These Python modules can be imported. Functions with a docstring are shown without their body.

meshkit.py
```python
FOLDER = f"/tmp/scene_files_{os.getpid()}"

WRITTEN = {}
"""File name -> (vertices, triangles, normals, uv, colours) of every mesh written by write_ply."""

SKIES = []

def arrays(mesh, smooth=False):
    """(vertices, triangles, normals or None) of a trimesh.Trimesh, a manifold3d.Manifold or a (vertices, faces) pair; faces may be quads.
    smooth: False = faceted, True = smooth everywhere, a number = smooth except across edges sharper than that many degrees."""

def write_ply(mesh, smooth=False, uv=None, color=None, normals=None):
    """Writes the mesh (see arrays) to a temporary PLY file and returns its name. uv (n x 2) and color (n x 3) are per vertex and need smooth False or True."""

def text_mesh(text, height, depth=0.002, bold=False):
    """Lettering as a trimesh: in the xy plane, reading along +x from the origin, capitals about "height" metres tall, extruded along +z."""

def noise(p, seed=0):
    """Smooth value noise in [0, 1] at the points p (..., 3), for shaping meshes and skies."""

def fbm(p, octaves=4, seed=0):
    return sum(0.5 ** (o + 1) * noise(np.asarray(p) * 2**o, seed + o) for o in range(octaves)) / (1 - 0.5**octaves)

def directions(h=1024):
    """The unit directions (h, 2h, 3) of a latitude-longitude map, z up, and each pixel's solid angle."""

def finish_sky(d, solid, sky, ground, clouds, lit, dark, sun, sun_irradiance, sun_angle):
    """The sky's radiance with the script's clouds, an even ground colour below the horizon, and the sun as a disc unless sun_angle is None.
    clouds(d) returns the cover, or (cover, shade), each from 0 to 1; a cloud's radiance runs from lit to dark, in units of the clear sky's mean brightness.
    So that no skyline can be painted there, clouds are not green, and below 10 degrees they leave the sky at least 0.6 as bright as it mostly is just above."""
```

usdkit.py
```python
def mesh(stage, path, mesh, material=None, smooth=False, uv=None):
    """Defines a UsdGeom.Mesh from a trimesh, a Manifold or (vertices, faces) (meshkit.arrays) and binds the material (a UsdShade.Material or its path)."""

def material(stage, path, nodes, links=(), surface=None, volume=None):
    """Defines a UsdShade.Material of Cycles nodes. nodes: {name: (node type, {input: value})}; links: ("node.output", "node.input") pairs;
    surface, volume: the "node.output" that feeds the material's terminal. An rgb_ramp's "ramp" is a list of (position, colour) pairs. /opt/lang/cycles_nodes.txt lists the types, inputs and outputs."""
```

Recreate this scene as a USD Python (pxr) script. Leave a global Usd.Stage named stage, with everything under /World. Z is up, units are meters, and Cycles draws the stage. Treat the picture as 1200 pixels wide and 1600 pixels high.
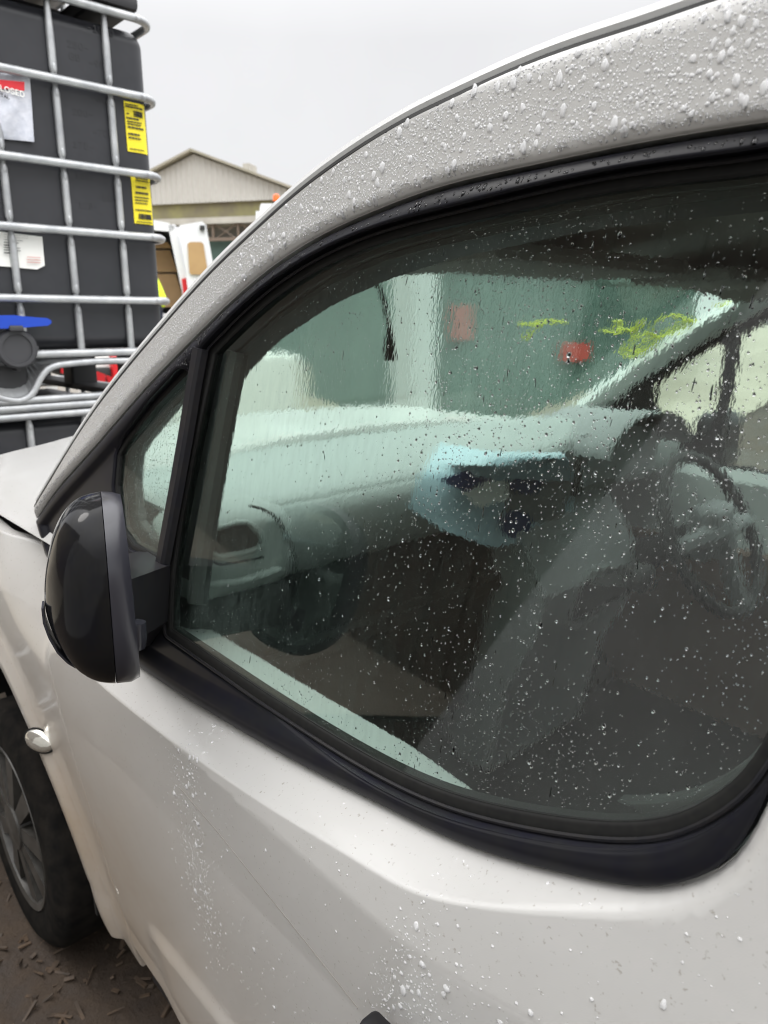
import math, random
import numpy as np, trimesh, manifold3d as m3, shapely
from shapely.geometry import Polygon, LineString, Point, box as sbox
from scipy.spatial import Delaunay
import usdkit, meshkit
from pxr import Usd, UsdGeom, UsdLux, UsdShade, Gf, Sdf

stage = Usd.Stage.CreateInMemory()
UsdGeom.SetStageUpAxis(stage, 'Z')
UsdGeom.SetStageMetersPerUnit(stage, 1.0)
UsdGeom.Xform.Define(stage, '/World')
random.seed(7)
rng = np.random.default_rng(11)

# ------------------------------------------------------------------ camera
F, CX, CY = 1150.0, 600.0, 800.0
YAW, PITCH = math.radians(42.6), math.radians(14.6)
CAM = np.array([-0.375, 0.0, 1.5])
FH = np.array([math.sin(YAW), math.cos(YAW), 0]); RT = np.array([math.cos(YAW), -math.sin(YAW), 0])
FW = FH * math.cos(PITCH) - np.array([0, 0, math.sin(PITCH)]); UP = np.cross(RT, FW)
cam = UsdGeom.Camera.Define(stage, '/World/camera')
cam.AddTransformOp().Set(Gf.Matrix4d(*RT, 0, *UP, 0, *(-FW), 0, *CAM, 1))
cam.CreateFocalLengthAttr(24.0)
cam.CreateHorizontalApertureAttr(24.0 * 1200 / F)
cam.CreateVerticalApertureAttr(24.0 * 1600 / F)
cam.CreateFocusDistanceAttr(0.72)
cam.CreateFStopAttr(8.5)
cam.CreateClippingRangeAttr(Gf.Vec2f(0.02, 3000))
cam.CreateExposureAttr(0.0)

# ------------------------------------------------------------------ sky and sun (overcast)
SUN_EL, SUN_DIR = math.radians(52), np.array([-0.35, 0.75])
SUN_DIR = SUN_DIR / np.linalg.norm(SUN_DIR)
sky_mat = usdkit.material(stage, '/World/Looks/sky', {
    'sky': ('sky_texture', {'sky_type': 'single_scattering', 'sun_disc': False, 'sun_elevation': SUN_EL, 'sun_rotation': math.atan2(SUN_DIR[0], SUN_DIR[1])}),
    'tc': ('texture_coordinate', {}),
    'sep': ('separate_xyz', {}),
    'rise': ('map_range', {'from_min': -0.02, 'from_max': 0.9, 'to_min': 0.0, 'to_max': 1.0, 'clamp': True}),
    'cloud': ('rgb_ramp', {'ramp': [(0, (8.6, 8.6, 8.7)), (0.36, (9.0, 9.0, 9.12)), (0.55, (13.0, 13.0, 13.2)), (1, (36.0, 36.1, 36.5))]}),
    'n': ('noise_texture', {'scale': 2.2, 'detail': 4.0, 'roughness': 0.55}),
    'nr': ('map_range', {'from_min': 0.3, 'from_max': 0.7, 'to_min': 0.95, 'to_max': 1.04}),
    'mul': ('vector_math', {'math_type': 'scale'}),
    'mix': ('mix_color', {'fac': 0.96, 'use_clamp': False}),
    'bg': ('background_shader', {'strength': 0.1})},
    [('tc.generated', 'sep.vector'), ('sep.z', 'rise.value'), ('rise.result', 'cloud.fac'), ('tc.generated', 'n.vector'), ('n.fac', 'nr.value'),
     ('cloud.color', 'mul.vector1'), ('nr.result', 'mul.scale'), ('sky.color', 'mix.a'), ('mul.vector', 'mix.b'), ('mix.result', 'bg.color')], surface='bg.background')
dome = UsdLux.DomeLight.Define(stage, '/World/sky')
UsdShade.MaterialBindingAPI.Apply(dome.GetPrim()).Bind(sky_mat)
dome.GetPrim().SetCustomDataByKey('kind', 'structure')
sun = UsdLux.DistantLight.Define(stage, '/World/sun')
sun.CreateIntensityAttr(0.2); sun.CreateAngleAttr(20.0); sun.CreateColorAttr(Gf.Vec3f(1.0, 0.97, 0.93))
sun.CreateNormalizeAttr(True)
sd = np.array([*(SUN_DIR * math.cos(SUN_EL)), math.sin(SUN_EL)])     # towards the sun = local +z
sx = np.cross([0, 0, 1.0], sd); sx /= np.linalg.norm(sx); sy = np.cross(sd, sx)
sun.AddTransformOp().Set(Gf.Matrix4d(*sx, 0, *sy, 0, *sd, 0, 0, 0, 20, 1))

# ------------------------------------------------------------------ helpers: rays, names, prims
def ray(x, y): return FW + (x - CX) / F * RT + (CY - y) / F * UP
def on(axis, val, x, y):
    d = ray(x, y); return CAM + (val - CAM[axis]) / d[axis] * d
def on_plane(p, n, x, y):
    d = ray(x, y); return CAM + d * (((np.asarray(p) - CAM) @ n) / (d @ n))
names = {}
def numbered(parent, name):
    k = names.get((parent, name), 0); names[(parent, name)] = k + 1
    return f'{parent}/{name}' + (f'_{k:03d}' if k else '')
def data(prim, **kw):
    for k, v in kw.items():
        if v: prim.SetCustomDataByKey(k, v)
def thing(name, label, category, loc=(0, 0, 0), rz=0, group=None, kind=None):
    x = UsdGeom.Xform.Define(stage, numbered('/World', name))
    x.AddTranslateOp().Set(Gf.Vec3d(*map(float, loc))); x.AddRotateZOp().Set(float(rz))
    data(x.GetPrim(), label=label, category=category, group=group, kind=kind)
    return str(x.GetPath())
def copy_of(src, label, loc, rz=0):
    was = stage.GetPrimAtPath(src).GetCustomData()
    x = UsdGeom.Xform.Define(stage, numbered('/World', stage.GetPrimAtPath(src).GetName()))
    x.GetPrim().GetReferences().AddInternalReference(src); x.GetPrim().SetInstanceable(True)
    x.AddTranslateOp().Set(Gf.Vec3d(*map(float, loc))); x.AddRotateZOp().Set(float(rz))
    data(x.GetPrim(), label=label, category=was['category'], group=was.get('group'))
def part(parent, name, mesh, mat, smooth=35, label=None, kind=None, category=None, group=None):
    path = numbered(parent, name)
    if isinstance(mesh, tuple) and len(mesh) == 3:                       # own normals
        v, f, n = mesh
        m = usdkit.mesh(stage, path, (v, f), mat, False)
        m.CreateNormalsAttr([Gf.Vec3f(*map(float, a)) for a in n]); m.SetNormalsInterpolation('vertex')
    else:
        m = usdkit.mesh(stage, path, mesh, mat, smooth)
    data(m.GetPrim(), label=label, kind=kind, category=category, group=group)
    return path
def structure(name, mesh, mat, smooth=False): return part('/World', name, mesh, mat, smooth, kind='structure')

# ------------------------------------------------------------------ helpers: shapes
def cat(ms):
    ms = [m if isinstance(m, trimesh.Trimesh) else trimesh.Trimesh(*meshkit.arrays(m)[:2], process=False) for m in ms]
    return trimesh.util.concatenate(ms)
def bx(x0, x1, y0, y1, z0, z1, r=0.0):
    lo, hi = np.array([x0, y0, z0], float), np.array([x1, y1, z1], float)
    if r <= 0:
        m = trimesh.creation.box(hi - lo); m.apply_translation((lo + hi) / 2); return m
    r = min(r, *((hi - lo) * 0.49)); pts = []
    for c in np.ndindex(2, 2, 2):
        s = np.array(c) * 2 - 1; k = np.where(np.array(c) == 1, hi, lo) - s * r
        for a in range(3):
            for w in (0.0, 0.5):
                d = np.full(3, 0.7071 if w else 0.0); d[a] = 0.0 if w else 1.0
                pts.append(k + s * d * r)
        pts.append(k + s * r * 0.577)
    return trimesh.convex.convex_hull(np.array(pts))
def tube(pts, r, sides=8, caps=True):
    p = np.asarray(pts, float); n = len(p); r = np.broadcast_to(r, (n,))
    t = np.gradient(p, axis=0); t /= np.linalg.norm(t, axis=1, keepdims=True) + 1e-12
    up = np.array([0, 0, 1.0]) if abs(t[0, 2]) < 0.9 else np.array([1.0, 0, 0])
    a = np.cross(t[0], up); a /= np.linalg.norm(a); A = []
    for i in range(n):
        a = a - (a @ t[i]) * t[i]; a /= np.linalg.norm(a); A.append(a)
    A = np.array(A); B = np.cross(t, A); ang = np.arange(sides) * 2 * math.pi / sides
    v = p[:, None] + r[:, None, None] * (np.cos(ang)[None, :, None] * A[:, None] + np.sin(ang)[None, :, None] * B[:, None])
    V = v.reshape(-1, 3); f = []
    for i in range(n - 1):
        for j in range(sides):
            k = (j + 1) % sides; a0, a1, b0, b1 = i * sides + j, i * sides + k, (i + 1) * sides + j, (i + 1) * sides + k
            f += [[a0, b1, a1], [a0, b0, b1]]
    if caps:
        c0, c1 = len(V), len(V) + 1; V = np.vstack([V, p[0], p[-1]])
        for j in range(sides):
            k = (j + 1) % sides; f += [[c0, j, k], [c1, (n - 1) * sides + k, (n - 1) * sides + j]]
    m = trimesh.Trimesh(V, f, process=False); m.fix_normals() if len(f) < 3000 else None
    return m
def loft(rows, close=False, flip=False, thick=0.0):
    """rows: n curves of m points -> skin; thick > 0 gives it a back and edges."""
    g = np.array([np.asarray(r, float) for r in rows]); n, m = g.shape[:2]; f = []
    for i in range(n - 1):
        for j in range(m if close else m - 1):
            k = (j + 1) % m; q = [i * m + j, i * m + k, (i + 1) * m + k, (i + 1) * m + j]
            q = q[::-1] if flip else q; f += [[q[0], q[1], q[2]], [q[0], q[2], q[3]]]
    v, f = g.reshape(-1, 3), np.array(f)
    if thick:
        nn = meshkit.arrays((v, f), True)[2]; N = len(v); e = {}
        for t in f:
            for a, b in ((t[0], t[1]), (t[1], t[2]), (t[2], t[0])):
                if (b, a) in e: del e[(b, a)]
                else: e[(a, b)] = 1
        side = [x for a, b in e for x in ([b, a, a + N], [b, a + N, b + N])]
        v = np.vstack([v, v - nn * thick]); f = np.vstack([f, f[:, ::-1] + N, np.array(side)])
    return trimesh.Trimesh(v, f, process=False)
def resample(pts, n):
    p = np.asarray(pts, float); s = np.r_[0, np.cumsum(np.linalg.norm(np.diff(p, axis=0), axis=1))]
    u = np.linspace(0, s[-1], n); return np.stack([np.interp(u, s, c) for c in p.T], 1)
def spline(pts, n, closed=False):
    from scipy.interpolate import CubicSpline
    p = np.asarray(pts, float)
    if closed: p = np.vstack([p, p[:1]])
    s = np.r_[0, np.cumsum(np.sqrt(np.linalg.norm(np.diff(p, axis=0), axis=1)))]
    c = CubicSpline(s, p, bc_type='periodic' if closed else 'natural'); q = c(np.linspace(0, s[-1], 12 * n))
    return resample(q, n + 1)[:-1] if closed else resample(q, n)
def sstep(a, b, x):
    t = np.clip((np.asarray(x, float) - a) / (b - a), 0, 1); return t * t * (3 - 2 * t)
def smin(a, b, k):
    h = np.clip(0.5 + 0.5 * (b - a) / k, 0, 1); return b * (1 - h) + a * h - k * h * (1 - h)

def panel(poly, fx, t, h, r=0.003, back=True, lines=None):
    """A body panel cut to a (Y, Z) outline: X = fx(Y, Z) outside, t thick inwards (+X), its edge rounded by r; normals from the surface itself."""
    out = []
    for P in (poly.geoms if hasattr(poly, 'geoms') else [poly]):
        rings = lambda q, s: [np.array(R.segmentize(s).coords)[:-1] for R in ([q.exterior] + list(q.interiors))]
        pts = rings(P, h * 0.7)
        for ins in ((0.25, 1.0) if r > 0 else ()):
            q = P.buffer(-r * ins)
            for Q in (q.geoms if hasattr(q, 'geoms') else [q]):
                if not Q.is_empty: pts += rings(Q, h * 0.7)
        y0, z0, y1, z1 = P.bounds
        gy, gz = np.meshgrid(np.arange(y0, y1 + h, h), np.arange(z0, z1 + h, h * 0.866)); gy = gy + (np.arange(len(gy)) % 2)[:, None] * h / 2
        g = np.stack([gy.ravel(), gz.ravel()], 1); q = P.buffer(-max(h * 0.4, r * 1.3)); shapely.prepare(q)
        g = g[shapely.contains_xy(q, g)]
        if lines is not None:
            lq = np.vstack(lines); lq = lq[shapely.contains_xy(q, lq)]
            if len(lq):
                from scipy.spatial import cKDTree
                g = g[cKDTree(lq).query(g)[0] > h * 0.45]; pts.append(lq)
        pts.append(g); p = np.unique(np.round(np.vstack(pts), 7), axis=0)
        tri = Delaunay(p).simplices; c = p[tri].mean(1); shapely.prepare(P); tri = tri[shapely.contains_xy(P, c)]
        a = np.cross(np.c_[p[tri[:, 1]] - p[tri[:, 0]], np.zeros(len(tri))], np.c_[p[tri[:, 2]] - p[tri[:, 0]], np.zeros(len(tri))])[:, 2]
        tri = tri[np.abs(a) > 1e-12]; a = a[np.abs(a) > 1e-12]
        tri[a > 0] = tri[a > 0][:, ::-1]                                   # outward is -X
        B = P.boundary
        def full(Y, Z):
            X = fx(Y, Z)
            if r > 0:
                d = np.clip(shapely.distance(B, shapely.points(Y, Z)) / r, 0.02, 1); X = X + r * (1 - np.sqrt(1 - (1 - d) ** 2))
            return X
        e = 4e-4; Y, Z = p.T; X = full(Y, Z)
        n = np.stack([-np.ones(len(p)), (full(Y + e, Z) - full(Y - e, Z)) / (2 * e), (full(Y, Z + e) - full(Y, Z - e)) / (2 * e)], 1)
        n /= np.linalg.norm(n, axis=1, keepdims=True)
        V, Fc, N = [np.stack([X, Y, Z], 1)], [tri], [n]; k = len(p)
        xi = fx(Y, Z) + t
        if back: V.append(np.stack([xi, Y, Z], 1)); Fc.append(tri[:, ::-1] + k); N.append(-n); k *= 2
        ed = np.vstack([tri[:, [0, 1]], tri[:, [1, 2]], tri[:, [2, 0]]]); key = np.sort(ed, 1)
        _, inv, cnt = np.unique(key, axis=0, return_inverse=True, return_counts=True); ed = ed[cnt[inv.ravel()] == 1]
        a0, b0 = ed.T; d = p[b0] - p[a0]; sn = np.stack([np.zeros(len(d)), -d[:, 1], d[:, 0]], 1)  # checked below
        sn /= np.linalg.norm(sn, axis=1, keepdims=True) + 1e-12
        q = np.vstack([np.c_[X[a0], p[a0]], np.c_[X[b0], p[b0]], np.c_[xi[b0], p[b0]], np.c_[xi[a0], p[a0]]]); m = len(ed); i = np.arange(m)
        V.append(q); Fc.append(np.vstack([np.stack([i + m, i, i + 3 * m], 1), np.stack([i + m, i + 3 * m, i + 2 * m], 1)]) + k); N.append(np.vstack([sn] * 4))
        v, f, nn = np.vstack(V), np.vstack(Fc), np.vstack(N)
        out.append((v, f, nn))
    k = 0; vs, fs, ns = [], [], []
    for v, f, n in out: vs.append(v); fs.append(f + k); ns.append(n); k += len(v)
    return np.vstack(vs), np.vstack(fs), np.vstack(ns)
W = 1.70                                                                   # the van's width between the two sides' datum planes
def mirrored(m):
    if isinstance(m, tuple):
        v, f, n = [np.array(a) for a in m]; v[:, 0] = W - v[:, 0]; n[:, 0] *= -1; return v, f[:, ::-1], n
    m = m.copy(); v = np.array(m.vertices); v[:, 0] = W - v[:, 0]; return trimesh.Trimesh(v, m.faces[:, ::-1], process=False)

# ------------------------------------------------------------------ materials
def P(name, color, rough=0.5, metal=0.0, noise=None, bump=None, **kw):
    """principled; noise = (scale, other colour[, detail]); bump = (scale, strength, distance)"""
    nodes = {'p': ('principled_bsdf', {'base_color': color, 'roughness': rough, 'metallic': metal, **kw}), 'tc': ('geometry', {})}; links = []
    if noise:
        nodes['n'] = ('noise_texture', {'scale': noise[0], 'detail': 5.0, 'roughness': 0.6})
        nodes['r'] = ('rgb_ramp', {'ramp': [(0.35, color), (0.65, noise[1])]})
        links += [('tc.position', 'n.vector'), ('n.fac', 'r.fac'), ('r.color', 'p.base_color')]
    if bump:
        nodes['bn'] = ('noise_texture', {'scale': bump[0], 'detail': 3.0}); nodes['b'] = ('bump', {'strength': bump[1], 'distance': bump[2]})
        links += [('tc.position', 'bn.vector'), ('bn.fac', 'b.height'), ('b.normal', 'p.normal')]
    return usdkit.material(stage, '/World/Looks/' + name, nodes, links, surface='p.BSDF')
def fres(nodes, links, f0=0.045, gain=0.9, power=5.0):
    nodes['lw'] = ('layer_weight', {'blend': 0.5}); nodes['pw'] = ('math', {'math_type': 'power', 'value2': power})
    nodes['fr'] = ('math', {'math_type': 'multiply_add', 'value2': gain, 'value3': f0, 'use_clamp': True})
    links += [('lw.facing', 'pw.value1'), ('pw.value', 'fr.value1')]
def pane(name, tint, f0=0.07):
    nodes = {'t': ('transparent_bsdf', {'color': tint}), 'g': ('glossy_bsdf', {'color': (1, 1, 1), 'roughness': 0.02}), 'm': ('mix_closure', {})}
    links = [('t.BSDF', 'm.closure1'), ('g.BSDF', 'm.closure2')]; fres(nodes, links, f0); links.append(('fr.value', 'm.fac'))
    return usdkit.material(stage, '/World/Looks/' + name, nodes, links, surface='m.closure')

paint = usdkit.material(stage, '/World/Looks/van_paint', {
    'geo': ('geometry', {}), 'n': ('noise_texture', {'scale': 3.0, 'detail': 4.0, 'roughness': 0.6}),
    'r': ('rgb_ramp', {'ramp': [(0.3, (0.40, 0.393, 0.379)), (0.7, (0.435, 0.428, 0.413))]}),
    'sp': ('noise_texture', {'scale': 260.0, 'detail': 2.0}), 'sr': ('rgb_ramp', {'ramp': [(0.0, (0.62, 0.6, 0.57)), (0.26, (0.7, 0.68, 0.64)), (0.34, (1, 1, 1))]}),
    'mu': ('mix_color', {'blend_type': 'multiply', 'fac': 1.0}),
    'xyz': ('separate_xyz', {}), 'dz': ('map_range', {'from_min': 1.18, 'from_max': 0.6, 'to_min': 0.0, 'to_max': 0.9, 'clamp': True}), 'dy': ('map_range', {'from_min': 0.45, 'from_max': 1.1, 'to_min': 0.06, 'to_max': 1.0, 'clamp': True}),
    'dm': ('math', {'math_type': 'multiply'}), 'dn': ('noise_texture', {'scale': 5.0, 'detail': 7.0, 'roughness': 0.7}), 'dr': ('map_range', {'from_min': 0.3, 'from_max': 0.7, 'to_min': 0.6, 'to_max': 1.0, 'clamp': True}), 'df': ('math', {'math_type': 'multiply'}), 'dirt_and_cast': ('mix_color', {'b': (0.275, 0.212, 0.148)}),  # mud film near the wheel plus the beige ground reflection, painted into the colour
    'fl': ('noise_texture', {'scale': 1400.0, 'detail': 1.0}), 'b': ('bump', {'strength': 0.12, 'distance': 0.0006}),
    'p': ('principled_bsdf', {'roughness': 0.34, 'coat_weight': 0.4, 'coat_roughness': 0.07, 'specular_ior_level': 0.5})},
    [('geo.position', 'n.vector'), ('n.fac', 'r.fac'), ('geo.position', 'sp.vector'), ('sp.fac', 'sr.fac'), ('r.color', 'mu.a'), ('sr.color', 'mu.b'), ('mu.result', 'dirt_and_cast.a'), ('dirt_and_cast.result', 'p.base_color'),
     ('geo.position', 'xyz.vector'), ('xyz.z', 'dz.value'), ('xyz.y', 'dy.value'), ('dz.result', 'dm.value1'), ('dy.result', 'dm.value2'), ('geo.position', 'dn.vector'), ('dn.fac', 'dr.value'), ('dm.value', 'df.value1'), ('dr.result', 'df.value2'), ('df.value', 'dirt_and_cast.fac'),
     ('geo.position', 'fl.vector'), ('fl.fac', 'b.height'), ('b.normal', 'p.normal')], surface='p.BSDF')
van_white = P('plain_white_paint', (0.54, 0.54, 0.53), 0.3)
black_gloss = P('black_gloss_trim', (0.007, 0.007, 0.010), 0.3, specular_ior_level=0.10, noise=(40, (0.010, 0.010, 0.011)), bump=(900, 0.05, 0.0005))
black_satin = P('black_satin_trim', (0.010, 0.010, 0.012), 0.38, noise=(60, (0.014, 0.013, 0.013)), specular_ior_level=0.14)
rubber = P('black_rubber', (0.010, 0.010, 0.010), 0.5, noise=(120, (0.014, 0.014, 0.013)), specular_ior_level=0.12)
mirror_black = P('mirror_shell_black', (0.004, 0.004, 0.005), 0.10, noise=(30, (0.006, 0.0058, 0.0055)), specular_ior_level=0.17, bump=(160, 0.03, 0.001))
mirror_rim_m = P('mirror_rim_black', (0.014, 0.014, 0.018), 0.22, specular_ior_level=0.7, bump=(500, 0.06, 0.001))
chrome = P('chrome', (0.75, 0.74, 0.70), 0.12, 1.0)
lens_clear = P('clear_indicator_lens', (0.62, 0.60, 0.54), 0.1, 0.85, coat_weight=1.0)
dash_m = P('dash_plastic', (0.24, 0.245, 0.245), 0.6, bump=(700, 0.2, 0.001))
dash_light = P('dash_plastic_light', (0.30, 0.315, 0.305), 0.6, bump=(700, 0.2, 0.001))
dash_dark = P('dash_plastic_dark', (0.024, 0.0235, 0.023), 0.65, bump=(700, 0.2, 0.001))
cloth_dark = P('seat_cloth', (0.035, 0.04, 0.04), 0.9, noise=(300, (0.055, 0.06, 0.06)), bump=(1200, 0.4, 0.001))
lining = P('headlining', (0.16, 0.15, 0.135), 0.95, noise=(250, (0.20, 0.19, 0.17)))
trim_grey = P('pillar_trim_grey', (0.48, 0.49, 0.48), 0.65)
door_brown = P('door_insert_brown', (0.20, 0.13, 0.10), 0.7)
clear_pane = pane('clear_pane', (0.86, 0.975, 0.93), 0.04)
water = usdkit.material(stage, '/World/Looks/rain_water', {'p': ('principled_bsdf', {'base_color': (1, 1, 1), 'transmission_weight': 1.0, 'roughness': 0.0, 'ior': 1.33})}, [], surface='p.BSDF')

rain_film = usdkit.material(stage, '/World/Looks/rain_on_paint', {'p': ('principled_bsdf', {'base_color': (0.9, 0.9, 0.9), 'transmission_weight': 0.68, 'roughness': 0.03, 'ior': 1.33})}, [], surface='p.BSDF')
# wet outer face of the door glass: mirror reflection over a refraction that small water ripples bend
def wet_glass(name, tint, rough, strength):
    nodes = {'geo': ('geometry', {}), 'mp': ('mapping', {'scale': (1.0, 1.0, 0.45)}), 'v': ('noise_texture', {'scale': 300.0, 'detail': 2.5, 'roughness': 0.6}),
             'v2': ('noise_texture', {'scale': 48.0, 'detail': 2.0}), 'add': ('math', {'math_type': 'multiply_add', 'value2': 1.6}),
             'b': ('bump', {'strength': strength, 'distance': 0.004}),
             't': ('refraction_bsdf', {'color': tint, 'roughness': rough, 'IOR': 1.05}),
             'g': ('glossy_bsdf', {'color': (1, 1, 1), 'roughness': 0.03}), 'm': ('mix_closure', {})}
    links = [('geo.position', 'mp.vector'), ('mp.vector', 'v.vector'), ('mp.vector', 'v2.vector'), ('v2.fac', 'add.value1'), ('v.fac', 'add.value3'), ('add.value', 'b.height'), ('b.normal', 't.normal'),
             ('t.BSDF', 'm.closure1'), ('g.BSDF', 'm.closure2')]
    fres(nodes, links, 0.075, 0.85); links.append(('fr.value', 'm.fac'))
    return usdkit.material(stage, '/World/Looks/' + name, nodes, links, surface='m.closure')
wet_outer = wet_glass('wet_door_glass', (0.90, 0.985, 0.945), 0.085, 0.17)
# condensation on the inner face: mostly clear film, a little of it white mist
mist = usdkit.material(stage, '/World/Looks/condensation', {
    'geo': ('geometry', {}), 'n': ('noise_texture', {'scale': 5.0, 'detail': 5.0, 'roughness': 0.6}), 'mp': ('mapping', {'scale': (1.0, 1.0, 0.10)}), 'n2': ('noise_texture', {'scale': 150.0, 'detail': 3.0}),
    'a': ('map_range', {'from_min': 0.35, 'from_max': 0.7, 'to_min': 0.008, 'to_max': 0.05, 'clamp': True}), 'b': ('map_range', {'from_min': 0.3, 'from_max': 0.7, 'to_min': 0.35, 'to_max': 1.8}),
    'mul': ('math', {'math_type': 'multiply'}),
    't': ('refraction_bsdf', {'color': (0.95, 0.995, 0.97), 'roughness': 0.05, 'IOR': 1.05}),
    'd': ('translucent_bsdf', {'color': (0.8, 0.88, 0.84)}), 'm': ('mix_closure', {})},
    [('geo.position', 'n.vector'), ('geo.position', 'mp.vector'), ('mp.vector', 'n2.vector'), ('n.fac', 'a.value'), ('n2.fac', 'b.value'), ('a.result', 'mul.value1'), ('b.result', 'mul.value2'),
     ('mul.value', 'm.fac'), ('t.BSDF', 'm.closure1'), ('d.BSDF', 'm.closure2')], surface='m.closure')

# ------------------------------------------------------------------ the van: outlines of the near side
def base(Y, Z):                                                            # the plane of glass and frame: leans in towards the roof
    t = Z - 1.12; return 0.015 + 0.19 * t + 0.025 * np.maximum(t, 0) ** 2 + 0.05 * np.maximum(Y - 0.9, 0) ** 2
def hit(x, y, fx=base, it=40):
    X = 0.05
    for _ in range(it):
        p = on(0, X, x, y); X = 0.5 * X + 0.5 * float(fx(p[1], p[2]))
    return np.array([X, p[1], p[2]])
def outline(px, n=None, closed=True, fx=base):
    q = np.array([hit(x, y, fx)[1:] for x, y in px]); return spline(q, n, closed) if n else q
TOP = [(62, 812), (95, 765), (150, 703), (230, 612), (310, 530), (400, 446), (500, 377), (600, 331), (700, 296), (850, 262), (1000, 232), (1200, 200), (1290, 190)]
BOT = [(1345, 240), (1352, 420), (1335, 700), (1290, 950), (1240, 1140), (1212, 1225), (1180, 1293), (1140, 1345), (1080, 1375), (1010, 1383), (900, 1365), (740, 1320), (600, 1255), (480, 1195), (330, 1110), (215, 1035), (130, 955), (78, 868)]
T_top, T_bot = outline(TOP, 90, False), outline(BOT, 120, False)
T_out = Polygon(np.vstack([T_top, T_bot])).buffer(0.004).buffer(-0.004)
GLASS = [(330, 552), (400, 484), (480, 427), (560, 389), (640, 364), (740, 341), (900, 306), (1050, 283), (1200, 265), (1275, 262), (1300, 330), (1305, 500), (1285, 760), (1240, 990), (1205, 1130), (1170, 1195), (1130, 1237), (1050, 1280), (960, 1291), (850, 1280), (700, 1245), (560, 1180), (400, 1080), (262, 985)]
G = outline(GLASS)
G_loop = Polygon(np.vstack([spline(G[:-1], 150, False), spline(np.vstack([G[-1], hit(268, 880)[1:], G[0]]), 30, False)])).buffer(-0.004).buffer(0.004)
QUARTER = [(298, 574), (240, 634), (196, 690), (184, 712), (180, 760), (186, 825), (205, 852), (246, 872)]
Q_loop = Polygon(outline(QUARTER)).buffer(-0.008).buffer(0.008)
T_line = T_out.exterior
WY, WZ, AY = 1.61, 0.31, 1.70                                                        # front wheel centre
def arch(Y, Z): return (np.abs((Y - AY) / 0.375) ** 2.3 + np.abs((Z - 0.33) / 0.47) ** 2.3) ** (1 / 2.3)
MOLD = np.array([(1.05, 0.40), (1.03, 0.50), (0.985, 0.555), (0.93, 0.575), (0.6, 0.59), (-0.2, 0.60)])
MOLD_S = Polygon(np.vstack([spline(MOLD, 40, False), [(-0.2, 0.2), (1.05, 0.2)]]))
def bevel(Y):                                                              # height of the step below the glass, its slope and how round its crease is
    return 0.012 + 0.035 * sstep(0.12, 0.36, Y), 2.1 - 1.65 * sstep(0.98, 1.2, Y), 0.0032 + 0.010 * sstep(0.30, 0.14, Y) + 0.012 * sstep(1.0, 1.2, Y)
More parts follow.
